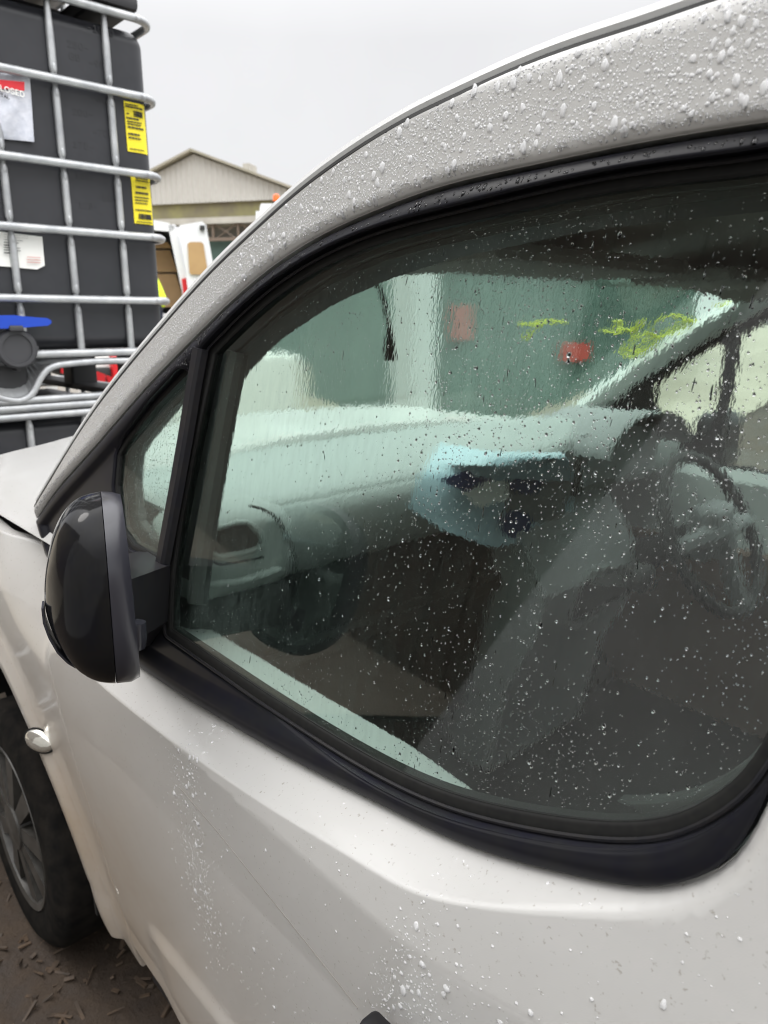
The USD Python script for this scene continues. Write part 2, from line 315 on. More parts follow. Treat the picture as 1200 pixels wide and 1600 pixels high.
def lower(Y, Z):                                                           # the painted door and wing below the glass
    Y, Z = np.asarray(Y, float), np.asarray(Z, float); pt = shapely.points(Y, Z)
    s = shapely.distance(T_line, pt); A, sl_, kk = bevel(Y)
    X = base(Y, np.clip(Z, 1.03, 1.12)) + 0.35 * np.maximum(Z - 1.12, 0) * (Y < 0.3) * 0.5
    X = X - smin(s * sl_, A, kk) + 0.15 * 0.06 * np.log1p(np.exp(np.clip((0.96 - Z) / 0.06, -30, 9)))
    dm = shapely.distance(MOLD_S.boundary, pt) * np.where(shapely.contains(MOLD_S, pt), 1, -1)
    X = X - 0.010 * sstep(-0.006, 0.03, dm) * sstep(1.04, 0.90, Y)
    X = X + 0.9 * np.maximum(0.46 - Z, 0) ** 2
    re = arch(Y, Z); X = X - 0.016 * sstep(1.235, 1.16, re) + 0.006 * sstep(1.10, 1.02, re)
    X = X + 1.5 * np.maximum(Z - 1.02, 0) ** 2 * sstep(1.16, 1.35, Y) + 1.2 * np.maximum(Y - 2.0, 0) ** 2
    return X
TOPL = LineString(np.vstack([T_top, T_top[-1] + (T_top[-1] - T_top[-8]) * 4]))
def upper(Y, Z):                                                           # pillar and cant rail above the frame, rolling into the roof
    s = shapely.distance(TOPL, shapely.points(np.asarray(Y, float), np.asarray(Z, float)))
    return base(Y, Z) - 0.007 - 0.006 * sstep(0.0, 0.012, s) - 0.15 * s + 14.0 * np.maximum(s - 0.058, 0) ** 2
SEAM = [(53, 790), (100, 712), (160, 622), (250, 512), (330, 423), (400, 356), (470, 294), (560, 229), (640, 182), (700, 153), (850, 88), (1000, 38), (1100, 4), (1250, -40), (1400, -70)]
seam2 = np.array([hit(x, y, lambda a, b: float(upper(a, b)), 80) for x, y in SEAM]); seam = spline(seam2, 120, False)

def offset_line(sf, y0, y1, n=700):
    q = resample(np.vstack([T_bot, T_top[:25]]), n); d = np.gradient(q, axis=0); d /= np.linalg.norm(d, axis=1, keepdims=True); nn = np.stack([-d[:, 1], d[:, 0]], 1)
    if T_out.contains(Point(q[n // 2] + nn[n // 2] * 0.003)): nn = -nn
    k = q + nn * np.asarray(sf(q))[:, None]; return k[(q[:, 0] > y0) & (q[:, 0] < y1)]
creases = [offset_line(lambda q, f=f: bevel(q[:, 0])[0] / bevel(q[:, 0])[1] * f, 0.13, 1.22) for f in (0.4, 0.6, 0.75, 0.86, 0.93, 1.0, 1.07, 1.14, 1.25, 1.4, 1.6)]
ridges = [offset_line(lambda q, f=f: 0 * q[:, 0] - f, 0.0, 3.0, 900) for f in (0.008, 0.012, 0.016, 0.020, 0.024, 0.0285, 0.032, 0.035)] 
T2 = resample(T_top, 600); d2 = np.gradient(T2, axis=0); d2 /= np.linalg.norm(d2, axis=1, keepdims=True)
ridges += [T2 + np.stack([-d2[:, 1], d2[:, 0]], 1) * f * (1 if T_out.contains(Point(T2[300] + np.array([-d2[300, 1], d2[300, 0]]) * 0.003)) else -1) for f in (0.008, 0.012, 0.016, 0.020, 0.024, 0.0285, 0.032, 0.035)]
van = thing('van', 'silver white van with wet fogged window and folded black mirror, filling the foreground', 'van')
door_poly = sbox(-0.14, 0.37, 1.152, 1.12).union(sbox(-0.14, 0.37, 0.32, 1.5)).difference(T_out).difference(Polygon([(-.2, 1.46), (.5, 1.46), (.5, 1.8), (-.2, 1.8)]))
door_poly = max(door_poly.geoms, key=lambda g: g.area) if hasattr(door_poly, 'geoms') else door_poly
door_poly = door_poly.buffer(-0.012).buffer(0.012)
door_poly = door_poly.difference(Point(1.16, 0.36).buffer(0.085)) if False else door_poly
door_mesh = panel(door_poly, lower, 0.018, 0.006, 0.003, lines=creases)
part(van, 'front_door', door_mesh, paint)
arch_poly = Polygon([(AY + 0.375 * math.copysign(abs(math.cos(a)) ** (2 / 2.3), math.cos(a)), 0.33 + 0.47 * math.copysign(abs(math.sin(a)) ** (2 / 2.3), math.sin(a))) for a in np.linspace(0, 2 * math.pi, 120, endpoint=False)])
wing_poly = sbox(1.157, 0.30, 2.28, 1.115).difference(T_out.buffer(0.002)).difference(arch_poly)
wing_poly = max(wing_poly.geoms, key=lambda g: g.area) if hasattr(wing_poly, 'geoms') else wing_poly
wing_mesh = panel(wing_poly, lower, 0.02, 0.006, 0.004, lines=creases)
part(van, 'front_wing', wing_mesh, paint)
rear_poly = sbox(-2.0, 0.37, -0.146, 1.46).difference(Point(-1.1, 0.31).buffer(0.37))
rear_mesh = panel(rear_poly, lambda Y, Z: base(Y, np.maximum(Z, 1.0)) - 0.02 + 0.03 * np.clip(1.0 - Z, 0, 1) + 0.9 * np.maximum(0.46 - Z, 0) ** 2, 0.02, 0.04, 0.003)
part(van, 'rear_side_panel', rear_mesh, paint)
for m, nm in ((door_mesh, 'front_door'), (wing_mesh, 'front_wing'), (rear_mesh, 'rear_side_panel')): part(van, nm, mirrored(m), van_white)
# pillar and cant rail
rail_poly = Polygon(np.vstack([T_top + 0, T_top[-1] + (T_top[-1] - T_top[-8]) * 3.2, seam[::-1][:, 1:]])).buffer(0)
rail_poly = max(rail_poly.geoms, key=lambda g: g.area) if hasattr(rail_poly, 'geoms') else rail_poly
rail_poly = rail_poly.difference(T_out.buffer(0.0022))
rail_poly = max(rail_poly.geoms, key=lambda g: g.area) if hasattr(rail_poly, 'geoms') else rail_poly
rail_mesh = panel(rail_poly, upper, 0.02, 0.006, 0.0025)
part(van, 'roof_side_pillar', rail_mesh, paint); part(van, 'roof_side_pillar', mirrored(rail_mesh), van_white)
back_rail = loft([[(base(0, z) - 0.012 + 2.0 * max(z - 1.6, 0) ** 1.5, y, z) for z in np.linspace(1.455, 1.70, 9)] for y in (-2.0, -0.1)], thick=0.02)
# black surround with its two openings, the rubber seals, the divider
def frame_x(Y, Z):
    s = shapely.distance(T_line, shapely.points(np.asarray(Y, float), np.asarray(Z, float)))
    return base(Y, Z) - 0.006 - 0.006 * np.sin(np.clip(s / 0.032, 0, 1) * math.pi) + 0.004 * sstep(0.018, 0.034, s)
ring_in = G_loop.buffer(0.011)
surround = T_out.buffer(-0.0015).difference(ring_in).difference(Q_loop.buffer(0.006))
surround = max(surround.geoms, key=lambda g: g.area) if hasattr(surround, 'geoms') else surround
sur_mesh = panel(surround, frame_x, 0.022, 0.006, 0.003, lines=ridges)
part(van, 'window_surround', sur_mesh, black_gloss); part(van, 'window_surround', mirrored(sur_mesh), black_satin)
seal = ring_in.buffer(0.002).difference(G_loop.buffer(-0.001))
seal_mesh = panel(seal, lambda Y, Z: base(Y, Z) + 0.003, 0.014, 0.004, 0.003)
part(van, 'window_seal', seal_mesh, rubber); part(van, 'window_seal', mirrored(seal_mesh), rubber)
lip = ring_in.buffer(-0.003).exterior
lp = np.array(lip.segmentize(0.008).coords); lp = np.c_[base(lp[:, 0], lp[:, 1]) - 0.001, lp]
part(van, 'seal_lip', tube(np.vstack([lp, lp[1]]), 0.0018, 6, False), black_satin)
qseal = Q_loop.buffer(0.007).difference(Q_loop.buffer(-0.001))
qseal_mesh = panel(qseal, lambda Y, Z: base(Y, Z) + 0.002, 0.014, 0.004, 0.002)
part(van, 'window_seal', qseal_mesh, rubber)
dv = [hit(318, 545), hit(308, 600), hit(295, 680), hit(279, 770), hit(264, 850), hit(254, 905)]
dv = resample(np.array(dv), 14); dn = np.array([-1, 0, 0.19]) / 1.02
dd = np.gradient(dv, axis=0); dd /= np.linalg.norm(dd, axis=1, keepdims=True); ds = np.cross(dd, dn)
prof = [(-0.0155, 0.002), (-0.0150, 0.010), (-0.011, 0.0135), (0.002, 0.0135), (0.006, 0.010), (0.0105, 0.007), (0.012, 0.0)]
part(van, 'window_divider', loft([[dv[i] + a * ds[i] + b * dn for a, b in prof] for i in range(len(dv))], thick=0.002), black_satin, 40)
# panes
G_pane, Q_pane = G_loop.buffer(0.003), Q_loop.buffer(0.003)
def sheet(poly, fx, h=0.02):
    m = panel(poly, fx, 0.001, h, 0, back=False); return m
def skin(poly, fx, h, inward=False):
    v, f, n = panel(poly, fx, 0.0001, h, 0, back=False)
    keep = np.abs(n[f].mean(1)[:, 0]) > 0.3; f = f[keep]
    u, f = np.unique(f, return_inverse=True); f = f.reshape(-1, 3); v, n = v[u], n[u]
    return (v, f[:, ::-1], -n) if inward else (v, f, n)
gl = lambda Y, Z: base(Y, Z) + 0.007
gi = lambda Y, Z: base(Y, Z) + 0.0105
part(van, 'door_glass', skin(G_pane, gl, 0.02), wet_outer)
part(van, 'condensation', skin(G_pane, gi, 0.02, True), mist)
part(van, 'quarter_glass', skin(Q_pane, gl, 0.02), wet_outer)
part(van, 'condensation', skin(Q_pane, gi, 0.02, True), mist)
part(van, 'far_door_glass', mirrored(skin(G_pane, gl, 0.02)), clear_pane)
part(van, 'far_quarter_glass', mirrored(skin(Q_pane, gl, 0.02)), clear_pane)
part(van, 'window_divider', mirrored(loft([[dv[i] + a * ds[i] + b * dn for a, b in prof] for i in range(len(dv))], thick=0.002)), black_satin, 40)

# roof: edge moulding on the seam, arched skin, windscreen
nrm = np.array([-0.45, 0.1, 0.85]); nrm /= np.linalg.norm(nrm)
edge = seam + np.array([0.008, 0.004, 0.007])
part(van, 'roof_gutter', tube(seam + np.array([0.004, 0, -0.002]), 0.0045, 6), rubber)
head = 0.80                                                                  # Y where roof turns to windscreen
e_roof = resample(np.vstack([edge[edge[:, 1] < head], [[edge[-1, 0] + 0.012, -2.0, edge[-1, 2] + 0.02]]]), 40)
e_scr = resample(edge[edge[:, 1] >= head - 0.012], 40)
uu = np.linspace(0, 1, 33)
def span(p, crown, bow):
    q = np.array([W - p[0], p[1], p[2]]); c = 4 * uu * (1 - uu); c = c ** 0.8
    return np.stack([p[0] + (q[0] - p[0]) * uu, p[1] + bow * c, p[2] + crown * c], 1)
part(van, 'roof', loft([span(p, 0.055, 0.03 * max(0, min(1, (p[1]) / head))) for p in e_roof], flip=True, thick=0.012), van_white)
mould = np.vstack([edge]); part(van, 'roof_edge_moulding', tube(mould + np.array([0.003, 0, 0.0]), 0.0065, 8), van_white)
def bowf(p): return 0.03 + 0.17 * np.clip((p[1] - head) / 0.45, 0, 1)
def crf(p): return 0.055 * (1 - np.clip((p[1] - head) / 0.45, 0, 1))
scr_rows = [span(p, crf(p), bowf(p)) for p in e_scr]
part(van, 'windscreen', loft(scr_rows, flip=False), clear_pane, True)
# bonnet
def bonnet_z(x, y):
    c = np.sin(np.clip((x - 0.03) / (W - 0.06), 0, 1) * math.pi)
    return 1.125 + 0.092 * c ** 0.35 - 0.9 * np.maximum(y - 1.9, 0) ** 1.5 - 0.004 * (y - 1.25) + 0.008 * np.exp(-((x - 0.33) / 0.06) ** 2)
bon = [[(x + 1.2 * max(yy - 2.0, 0) ** 2 * (1 - 2 * x / W), yy, bonnet_z(x, yy)) for x in np.linspace(0.022, W - 0.022, 50) for yy in [1.235 + 0.21 * math.sin(math.pi * (x - 0.022) / (W - 0.044)) ** 0.8 + (2.3 - 1.235 - 0.21 * math.sin(math.pi * (x - 0.022) / (W - 0.044)) ** 0.8) * s]] for s in np.linspace(0, 1, 40)]
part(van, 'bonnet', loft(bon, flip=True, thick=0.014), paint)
nose = loft([[(x, 2.30 - 0.05 * (2 * abs(x / W - 0.5)) ** 3 + (0.03 if z < 0.7 else -0.02), z) for x in np.linspace(0.075, W - 0.075, 24)] for z in (0.25, 0.45, 0.6, 0.8, 0.97)], thick=0.03)
part(van, 'front_bumper', nose, van_white)
# scuttle between bonnet and windscreen
part(van, 'scuttle_panel', loft([[(x, 1.2 + o + 0.2 * math.sin(math.pi * x / W) ** 0.8, 1.10 + 0.03 * math.sin(math.pi * x / W)) for x in np.linspace(0.05, W - 0.05, 24)] for o in (-0.06, 0.09)], flip=True, thick=0.01), black_satin)
# sill, underside, wheel well
part(van, 'sill', bx(0.075, 0.16, -0.95, 1.17, 0.24, 0.365, 0.02), black_satin)
part(van, 'underbody', bx(0.10, W - 0.10, -2.0, 2.25, 0.22, 0.36), dash_dark)
part(van, 'wheel_arch_liner', loft([[(x, AY + 0.385 * math.cos(a), 0.33 + 0.48 * math.sin(a)) for x in (0.035, 0.30)] for a in np.linspace(0.0, math.pi, 24)], thick=0.01), rubber)
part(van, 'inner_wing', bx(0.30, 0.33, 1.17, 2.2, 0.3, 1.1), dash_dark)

# ------------------------------------------------------------------ the van: wheel, mirror, handle, indicator
def lathe_x(prof, n=64):                                                    # prof: (x, radius) turned about the X axis
    a = np.linspace(0, 2 * math.pi, n, endpoint=False)
    return loft([[(x, r * math.cos(t), r * math.sin(t)) for t in a] for x, r in prof], close=True)
wheel = numbered(van, 'wheel'); wx = UsdGeom.Xform.Define(stage, wheel); wx.AddTranslateOp().Set(Gf.Vec3d(0.012, WY + 0.13, WZ))
tyre_m = P('tyre_rubber', (0.005, 0.005, 0.0048), 0.9, specular_ior_level=0.08, noise=(25, (0.015, 0.013, 0.011)), bump=(160, 0.5, 0.002))
alloy = P('wheel_trim_silver', (0.05, 0.047, 0.042), 0.4, 0.3, noise=(20, (0.022, 0.02, 0.017)))
part(wheel, 'tyre', lathe_x([(0.03, 0.195), (-0.005, 0.205), (-0.012, 0.235), (-0.010, 0.27), (0.005, 0.295), (0.02, 0.305), (0.17, 0.305), (0.19, 0.27), (0.18, 0.2)]), tyre_m)
part(wheel, 'rim', lathe_x([(0.03, 0.198), (0.0, 0.208), (-0.008, 0.204), (-0.004, 0.190), (0.02, 0.184), (0.07, 0.178), (0.10, 0.12), (0.10, 0.0)]), alloy)
for k in range(9):
    a = k * 2 * math.pi / 9 + 0.2; c, s = math.cos(a), math.sin(a); vs = []
    for r, hw in ((0.04, 0.016), (0.187, 0.026)):
        for q in (-hw, hw):
            for x in (-0.008 if r < 0.1 else 0.0, 0.03): vs.append((x, r * c - q * s, r * s + q * c))
    part(wheel, 'spoke', trimesh.convex.convex_hull(np.array(vs)), alloy, 20)
part(wheel, 'hub_cap', lathe_x([(0.02, 0.06), (-0.012, 0.055), (-0.018, 0.03), (-0.018, 0.0)], 24), alloy)

def view_dir(x):
    a = YAW + math.atan((x - CX) / F); return np.array([math.sin(a), math.cos(a), 0])
mv = view_dir(140); M0 = on(1, 0.735, 200, 920); M0[0] -= 0.0
ks = [((189, 777), (216, 1043), .072), ((176, 774), (203, 1049), .077), ((157, 773), (179, 1051), .078), ((132, 779), (152, 1048), .077), ((109, 793), (124, 1034), .070), ((92, 815), (103, 1012), .058), ((80, 846), (86, 986), .042), ((72, 885), (74, 958), .023), ((69.5, 912), (70, 940), .008)]
def msec(tp, bt, hw, n=48, ex=2.7, sc=1.0):
    a, b = on_plane(M0, mv, *tp), on_plane(M0, mv, *bt); c, h = (a + b) / 2, (a - b) / 2 * sc; th = np.linspace(0, 2 * math.pi, n, endpoint=False)
    f = lambda t: math.copysign(abs(t) ** (2 / ex), t)
    return np.array([c + h * f(math.sin(t)) + mv * hw * sc * f(math.cos(t)) for t in th])
def mid(a, b, t): return tuple(tuple(np.array(a[i]) * (1 - t) + np.array(b[i]) * t) if i < 2 else a[i] * (1 - t) + b[i] * t for i in range(3))
mir = numbered(van, 'wing_mirror'); UsdGeom.Xform.Define(stage, mir)
shell_k = [np.array([*k[0], *k[1], k[2]], float) for k in ks[2:]]
shell_s = spline(shell_k, 26, False); shell_rows = [msec(s[0:2], s[2:4], s[4]) for s in shell_s]
part(mir, 'shell', loft(shell_rows + [np.repeat(shell_rows[-1].mean(0)[None], 48, 0)], close=True), mirror_black, True)
rim_rows = [msec(*ks[0], sc=0.90), msec(*ks[0], sc=0.95), msec(*ks[0]), msec(*ks[1]), msec(*mid(ks[1], ks[2], 0.93)), msec(*mid(ks[1], ks[2], 0.97), sc=0.985)]
part(mir, 'rim', loft(rim_rows, close=True), mirror_rim_m, 50)
deep = msec(*mid(ks[0], ks[1], 0.6), sc=0.9)
part(mir, 'mirror_glass', loft([deep, np.repeat(deep.mean(0)[None], 48, 0)], close=True), P('mirror_silver', (0.8, 0.85, 0.84), 0.03, 1.0), False)
part(mir, 'rim_inside', loft([msec(*ks[0], sc=0.905), deep], close=True), black_satin, True)
# small step in the shell's lower edge, and the pivot arm to the door
stp = [on_plane(M0 - mv * 0.02, mv, x, y) for x, y in ((68.5, 945), (71, 968), (79, 990), (92, 1013), (108, 1029), (120, 1036))]
part(mir, 'lower_shell_edge', loft([[p + mv * w for p in stp] for w in (-0.01, 0.012)] , thick=0.002), mirror_rim_m)
arm = [hit(214, 862) + [-0.012, 0, 0], hit(260, 884) + [-0.022, 0, 0], hit(252, 972) + [-0.018, 0, 0], hit(226, 1012) + [-0.02, 0, 0], on_plane(M0, mv, 205, 905), on_plane(M0, mv, 214, 1000), on_plane(M0 + mv * 0.04, mv, 205, 905), on_plane(M0 + mv * 0.04, mv, 214, 1000)]
arm += [p + np.array([0.03, 0.0, 0]) for p in arm[:4]]
part(mir, 'arm', trimesh.convex.convex_hull(np.array(arm)), black_satin, 25)
pv = [on_plane(M0 - mv * 0.01, mv, 214, y) for y in (972, 985, 1000, 1012)]
part(mir, 'pivot', tube(pv, [0.009, 0.0105, 0.0105, 0.009], 14), mirror_rim_m)
arm2 = hit(262, 886) + np.array([-0.013, 0, 0])
part(mir, 'arm_cover', tube([hit(262, 884) + [-0.016, 0, 0], hit(256, 930) + [-0.018, 0, 0], hit(248, 985) + [-0.012, 0, 0]], [0.007, 0.009, 0.006], 10), rubber)
for hx, hy, rr in ((63, 1157, 1),):
    c = hit(hx, hy, lambda a, b: float(lower(a, b)), 80); e = 1e-3
    n = np.array([-1, (lower(c[1] + e, c[2]) - lower(c[1] - e, c[2])) / (2 * e), (lower(c[1], c[2] + e) - lower(c[1], c[2] - e)) / (2 * e)]); n /= np.linalg.norm(n)
    ly = np.array([0, 1, 0]) - n * n[1]; ly /= np.linalg.norm(ly); lz = np.cross(n, ly); lz *= np.sign(lz[2])
    ind = numbered(van, 'side_indicator'); UsdGeom.Xform.Define(stage, ind)
    ring = lambda h, s: np.array([c + n * h + ly * 0.034 * s * math.cos(t) + lz * 0.021 * s * math.sin(t) for t in np.linspace(0, 2 * math.pi, 36, endpoint=False)])
    part(ind, 'bezel', loft([ring(-0.004, 1.12), ring(0.003, 1.1), ring(0.003, 1.0), ring(-0.004, 0.98)], close=True), rubber, 30)
    part(ind, 'lens', loft([ring(0.0, 1.0), ring(0.005, 0.96), ring(0.010, 0.78), ring(0.0125, 0.45), ring(0.013, 0.01)], close=True), lens_clear, True)
hc = hit(560, 1588, lambda a, b: float(lower(a, b)) - 0.034, 80) + [0.034, 0, 0]
part(van, 'door_handle', bx(hc[0] - 0.034, hc[0] - 0.012, hc[1] - 0.20, hc[1] + 0.004, hc[2] - 0.044, hc[2] - 0.008, 0.006), black_satin)
rs = hit(196, 1598, lambda a, b: float(lower(a, b)), 80)
part(van, 'rub_strip', loft([[(float(lower(y, z)) - o, y, z) for y in np.linspace(-0.1, rs[1], 50)] for z, o in ((rs[2] - 0.036, -0.002), (rs[2] - 0.032, 0.006), (rs[2] - 0.006, 0.006), (rs[2] - 0.002, -0.002))], thick=0.004), black_satin)

lo_f = lambda a, b: float(lower(a, b))
sc_px = [(281, 1231), (340, 1300), (420, 1400), (500, 1500), (560, 1576)]
part(van, 'paint_scratch', tube([hit(x, y, lo_f, 60) + [-0.0001, 0, 0] for x, y in sc_px], 0.0005, 5), P('scratch_grey', (0.22, 0.2, 0.18), 0.6))
chp = hit(183, 1390, lo_f, 60)
part(van, 'paint_chip', cat([trimesh.creation.icosphere(1, 1.0).apply_scale((0.0006, a, b)).apply_translation(chp + [-0.0003, u, w]) for a, b, u, w in ((.0035, .0025, 0, 0), (.002, .002, -.004, -.004), (.0018, .002, .003, .005))]), P('chipped_primer', (0.75, 0.72, 0.66), 0.6))
# ------------------------------------------------------------------ the van: inside
led_px = [(292, 968), (320, 978), (400, 1024), (480, 1072), (560, 1118), (640, 1164), (710, 1213), (768, 1256), (850, 1330)]
B_ = np.array([on(0, 0.108, *q) for q in led_px]); B_ = resample(B_, 40)
A_ = np.array([[base(y, z) + 0.016, y, z - 0.012] for _, y, z in B_])
for off in (0,):
    rows = [A_, A_ + [0.012, 0, 0.010], B_ * 0.5 + A_ * 0.5 + [0, 0, 0.014], B_ + [-0.012, 0, 0.004], B_, B_ + [0.012, 0, -0.02], B_ + [0.016, 0, -0.10], B_ + [0.02, 0, -0.7]]
    part(van, 'door_card', loft(rows, thick=0.004), trim_grey)
# inner frame round the window and pillar trim
inf = T_out.buffer(-0.004).difference(G_loop.buffer(-0.004)).difference(Q_loop.buffer(-0.006))
inf = inf.difference(sbox(-1, 0, 1.05, 1.17))
inf = max(inf.geoms, key=lambda g: g.area) if hasattr(inf, 'geoms') else inf
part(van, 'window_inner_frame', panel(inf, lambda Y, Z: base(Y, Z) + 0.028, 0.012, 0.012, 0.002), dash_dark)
idv = np.array([hit(x, y) for x, y in ((338, 552), (327, 610), (313, 690), (298, 780), (284, 870), (276, 950))]) + [0.03, 0, 0]
part(van, 'window_divider_inside', tube(idv, 0.014, 10), dash_dark)
pin = resample(np.array([on(0, x, px - 12, py - 9) for px, py, x in ((318, 690, .10), (345, 604, .13), (390, 546, .145), (450, 501, .155), (512, 464, .165), (562, 438, .175), (618, 412, .185), (700, 380, .20), (900, 330, .2), (1200, 290, .2))]), 40)
pout = resample(np.array([hit(px, py) + np.array([0.032, 0, 0]) for px, py in ((322, 600), (330, 556), (400, 488), (480, 431), (560, 393), (640, 368), (740, 345), (850, 320), (1000, 295), (1200, 268))]), 40)
pillar_rows = [pout + [0, 0, -0.002], pout * 0.6 + pin * 0.4 + [0.012, -0.01, -0.012], pout * 0.2 + pin * 0.8 + [0.008, -0.004, -0.008], pin]
near_pillar = loft(pillar_rows, thick=0.006)
part(van, 'pillar_trim', near_pillar, dash_dark)  # same trim as the far pillar, back-lit shade put into its dark tone
far_p = loft([[p + a * np.array([0, 0.125, -0.045]) + np.array([0.02 + c, 0, -0.012]) for p in seam[seam[:, 1] > 0.5]] for a, c in ((-0.75, 0.0), (-0.4, 0.03), (0.1, 0.045), (0.5, 0.03), (0.6, 0.0))], thick=0.008)
part(van, 'pillar_trim', mirrored(far_p), P('pillar_trim_lit', (0.62, 0.63, 0.61), 0.7))  # near pillar's trim again, the light on it put into a paler colour
part(van, 'headlining', loft([[(x, y, 1.60 + 0.05 * math.sin(math.pi * (x - .1) / 1.5) + min(0, 0.24 * (y0 - 0.35 if False else 0)) - 0.055 * max(0, (y - 0.35) / 0.45) ** 2) for x in np.linspace(0.13, W - 0.13, 20) for y0 in [y]] for y in np.linspace(-1.95, 0.80, 24)], thick=0.012), lining)
for x0 in (0.30, 0.92):                                                       # sun visors folded up against the lining
    part(van, 'sun_visor', bx(x0, x0 + 0.46, 0.55, 0.745, 1.565, 1.588, 0.01), lining)
# dashboard: skin from the windscreen's foot over the crease, extruded across the cabin
XS = np.linspace(0.10, W - 0.10, 61)
def hood(x): return 0.045 * math.exp(-((x - 1.27) / 0.17) ** 4)
def dash_row(pts): return [[(x, y + 0.19 * (4 * (x / W) * (1 - x / W)) ** 0.8 * (1 if i == 0 else 0), z + hood(x) * (0.4 if i == 1 else 1.0 if 1 < i < 6 else 0)) for x in XS] for i, (y, z) in enumerate(pts)]
part(van, 'dashboard_top', loft(dash_row([(1.26, 1.208), (1.17, 1.224), (1.05, 1.226), (0.98, 1.224), (0.958, 1.219), (0.953, 1.214), (0.956, 1.20)]), thick=0.006), dash_light, 50)
part(van, 'dashboard_face', loft([[(x, y, z) for x in XS] for y, z in ((0.965, 1.21), (0.951, 1.211), (0.945, 1.206), (0.940, 1.185), (0.942, 1.14), (0.955, 1.105), (0.99, 1.085))], thick=0.006), dash_light, 50)
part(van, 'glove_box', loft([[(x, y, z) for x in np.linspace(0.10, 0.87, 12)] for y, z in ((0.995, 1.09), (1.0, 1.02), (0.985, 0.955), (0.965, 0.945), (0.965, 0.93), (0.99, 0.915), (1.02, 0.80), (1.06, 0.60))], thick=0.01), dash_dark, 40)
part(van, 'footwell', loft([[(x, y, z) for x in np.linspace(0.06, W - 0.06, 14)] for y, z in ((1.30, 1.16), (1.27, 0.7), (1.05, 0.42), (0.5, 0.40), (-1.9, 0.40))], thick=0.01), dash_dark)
part(van, 'bulkhead', bx(0.08, W - 0.08, -0.46, -0.44, 0.40, 1.62), dash_m)
# end vent of the dashboard
vent = numbered(van, 'end_vent'); UsdGeom.Xform.Define(stage, vent)
def rbox(x0, x1, y0, y1, z0, z1, r, n=14):
    lo, hi = np.array([x0, y0, z0], float), np.array([x1, y1, z1], float); g = np.linspace(-1, 1, n); vs, fs = [], []
    for a in range(3):
        for s in (-1, 1):
            u, v = np.meshgrid(g, g, indexing='ij'); p = np.zeros((n, n, 3)); p[..., a] = s; p[..., (a + 1) % 3] = u * s; p[..., (a + 2) % 3] = v
            k = sum(map(len, vs)); vs.append(p.reshape(-1, 3))
            for i in range(n - 1):
                for j in range(n - 1): q = k + i * n + j; fs += [[q, q + n, q + n + 1], [q, q + n + 1, q + 1]]
    p = np.vstack(vs); h = (hi - lo) / 2; rr = min(r, h.min()); c = (hi + lo) / 2
    sgn = np.sign(p); ap = np.abs(p); lin = (h - rr)
    t = np.clip((ap - 0.6) / 0.4, 0, 1); inner = np.minimum(ap / 0.6, 1) * lin; d = t / (np.linalg.norm(t, axis=1, keepdims=True) + 1e-12)
    m = trimesh.Trimesh(c + sgn * (inner + d * rr), fs, process=False); m.merge_vertices(digits_vertex=6); return m
vb = on(1, 0.885, 300, 800), on(1, 0.885, 462, 905)
part(vent, 'housing', rbox(0.075, 0.262, 0.885, 1.02, 1.105, 1.232, 0.035), dash_light, True)
part(vent, 'mirror_reflection_block', rbox(0.075, 0.258, 0.892, 1.02, 0.985, 1.118, 0.03), dash_dark, True)  # dark block standing in for the wing mirror's reflection in the glass
part(vent, 'lip', tube(resample([on(1, 0.883, 318, 915), on(1, 0.880, 380, 908), on(1, 0.883, 440, 888)], 8), [0.004] + [0.0065] * 6 + [0.004], 8), dash_light, True)
fr = np.array([on(1, 0.883, *q) for q in ((318, 838), (352, 822), (388, 818), (412, 846), (400, 858), (350, 869), (335, 866))]); frs = spline(fr, 40, True)
part(vent, 'vent_frame', tube(np.vstack([frs, frs[:2]]), 0.0042, 7, False), dash_light, True)
part(vent, 'grille', loft([frs + [0, 0.001, 0], np.repeat(frs.mean(0)[None] + [0, 0.002, 0], 40, 0)], close=True), P('vent_dark', (0.006, 0.006, 0.006), 0.8), False)
for t in np.linspace(0.15, 0.85, 5):
    a, b = fr[0] * (1 - t) + fr[3] * t + [0, -0.001, 0.006], fr[6] * (1 - t) + fr[4] * t + [0, -0.001, 0.0]
    part(vent, 'vane', tube([a, b], 0.0011, 5), dash_dark)
gapc = [on(1, 0.886, *q) for q in ((392, 790), (425, 803), (445, 828), (458, 862), (463, 900), (458, 950), (440, 990))]
part(vent, 'panel_gap', tube(spline(gapc, 24, False), 0.0022, 6), dash_dark, True)
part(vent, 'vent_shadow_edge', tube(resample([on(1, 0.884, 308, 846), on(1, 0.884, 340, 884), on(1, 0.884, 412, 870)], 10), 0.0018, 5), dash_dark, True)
# centre stack with screen, gear gaiter, binnacle, steering wheel
part(van, 'centre_stack', loft([[(x, y, z) for x in np.linspace(0.86, 1.26, 10)] for y, z in ((0.99, 1.085), (0.95, 1.06), (0.90, 1.00), (0.86, 0.93), (0.88, 0.84), (0.95, 0.70), (1.0, 0.45))], thick=0.02), dash_m, 40)
for x in (0.865, 1.255): part(van, 'stack_side', loft([[(x, y, z) for y, z in ((0.99, 1.08), (0.95, 1.055), (0.90, 0.995), (0.86, 0.93), (0.88, 0.84), (0.95, 0.70), (1.0, 0.45))], [(x, 1.2, z) for z in (1.07, 1.05, 0.99, 0.92, 0.84, 0.7, 0.45)]], thick=0.006), dash_m)
part(van, 'display', bx(1.06, 1.11, 0.93, 0.945, 1.10, 1.18, 0.006), dash_dark)
gt = numbered(van, 'gear_lever'); UsdGeom.Xform.Define(stage, gt)
gb = np.array([(1.0, 0.845, 0.93), (1.14, 0.845, 0.93), (1.15, 0.865, 0.83), (0.99, 0.865, 0.83)])
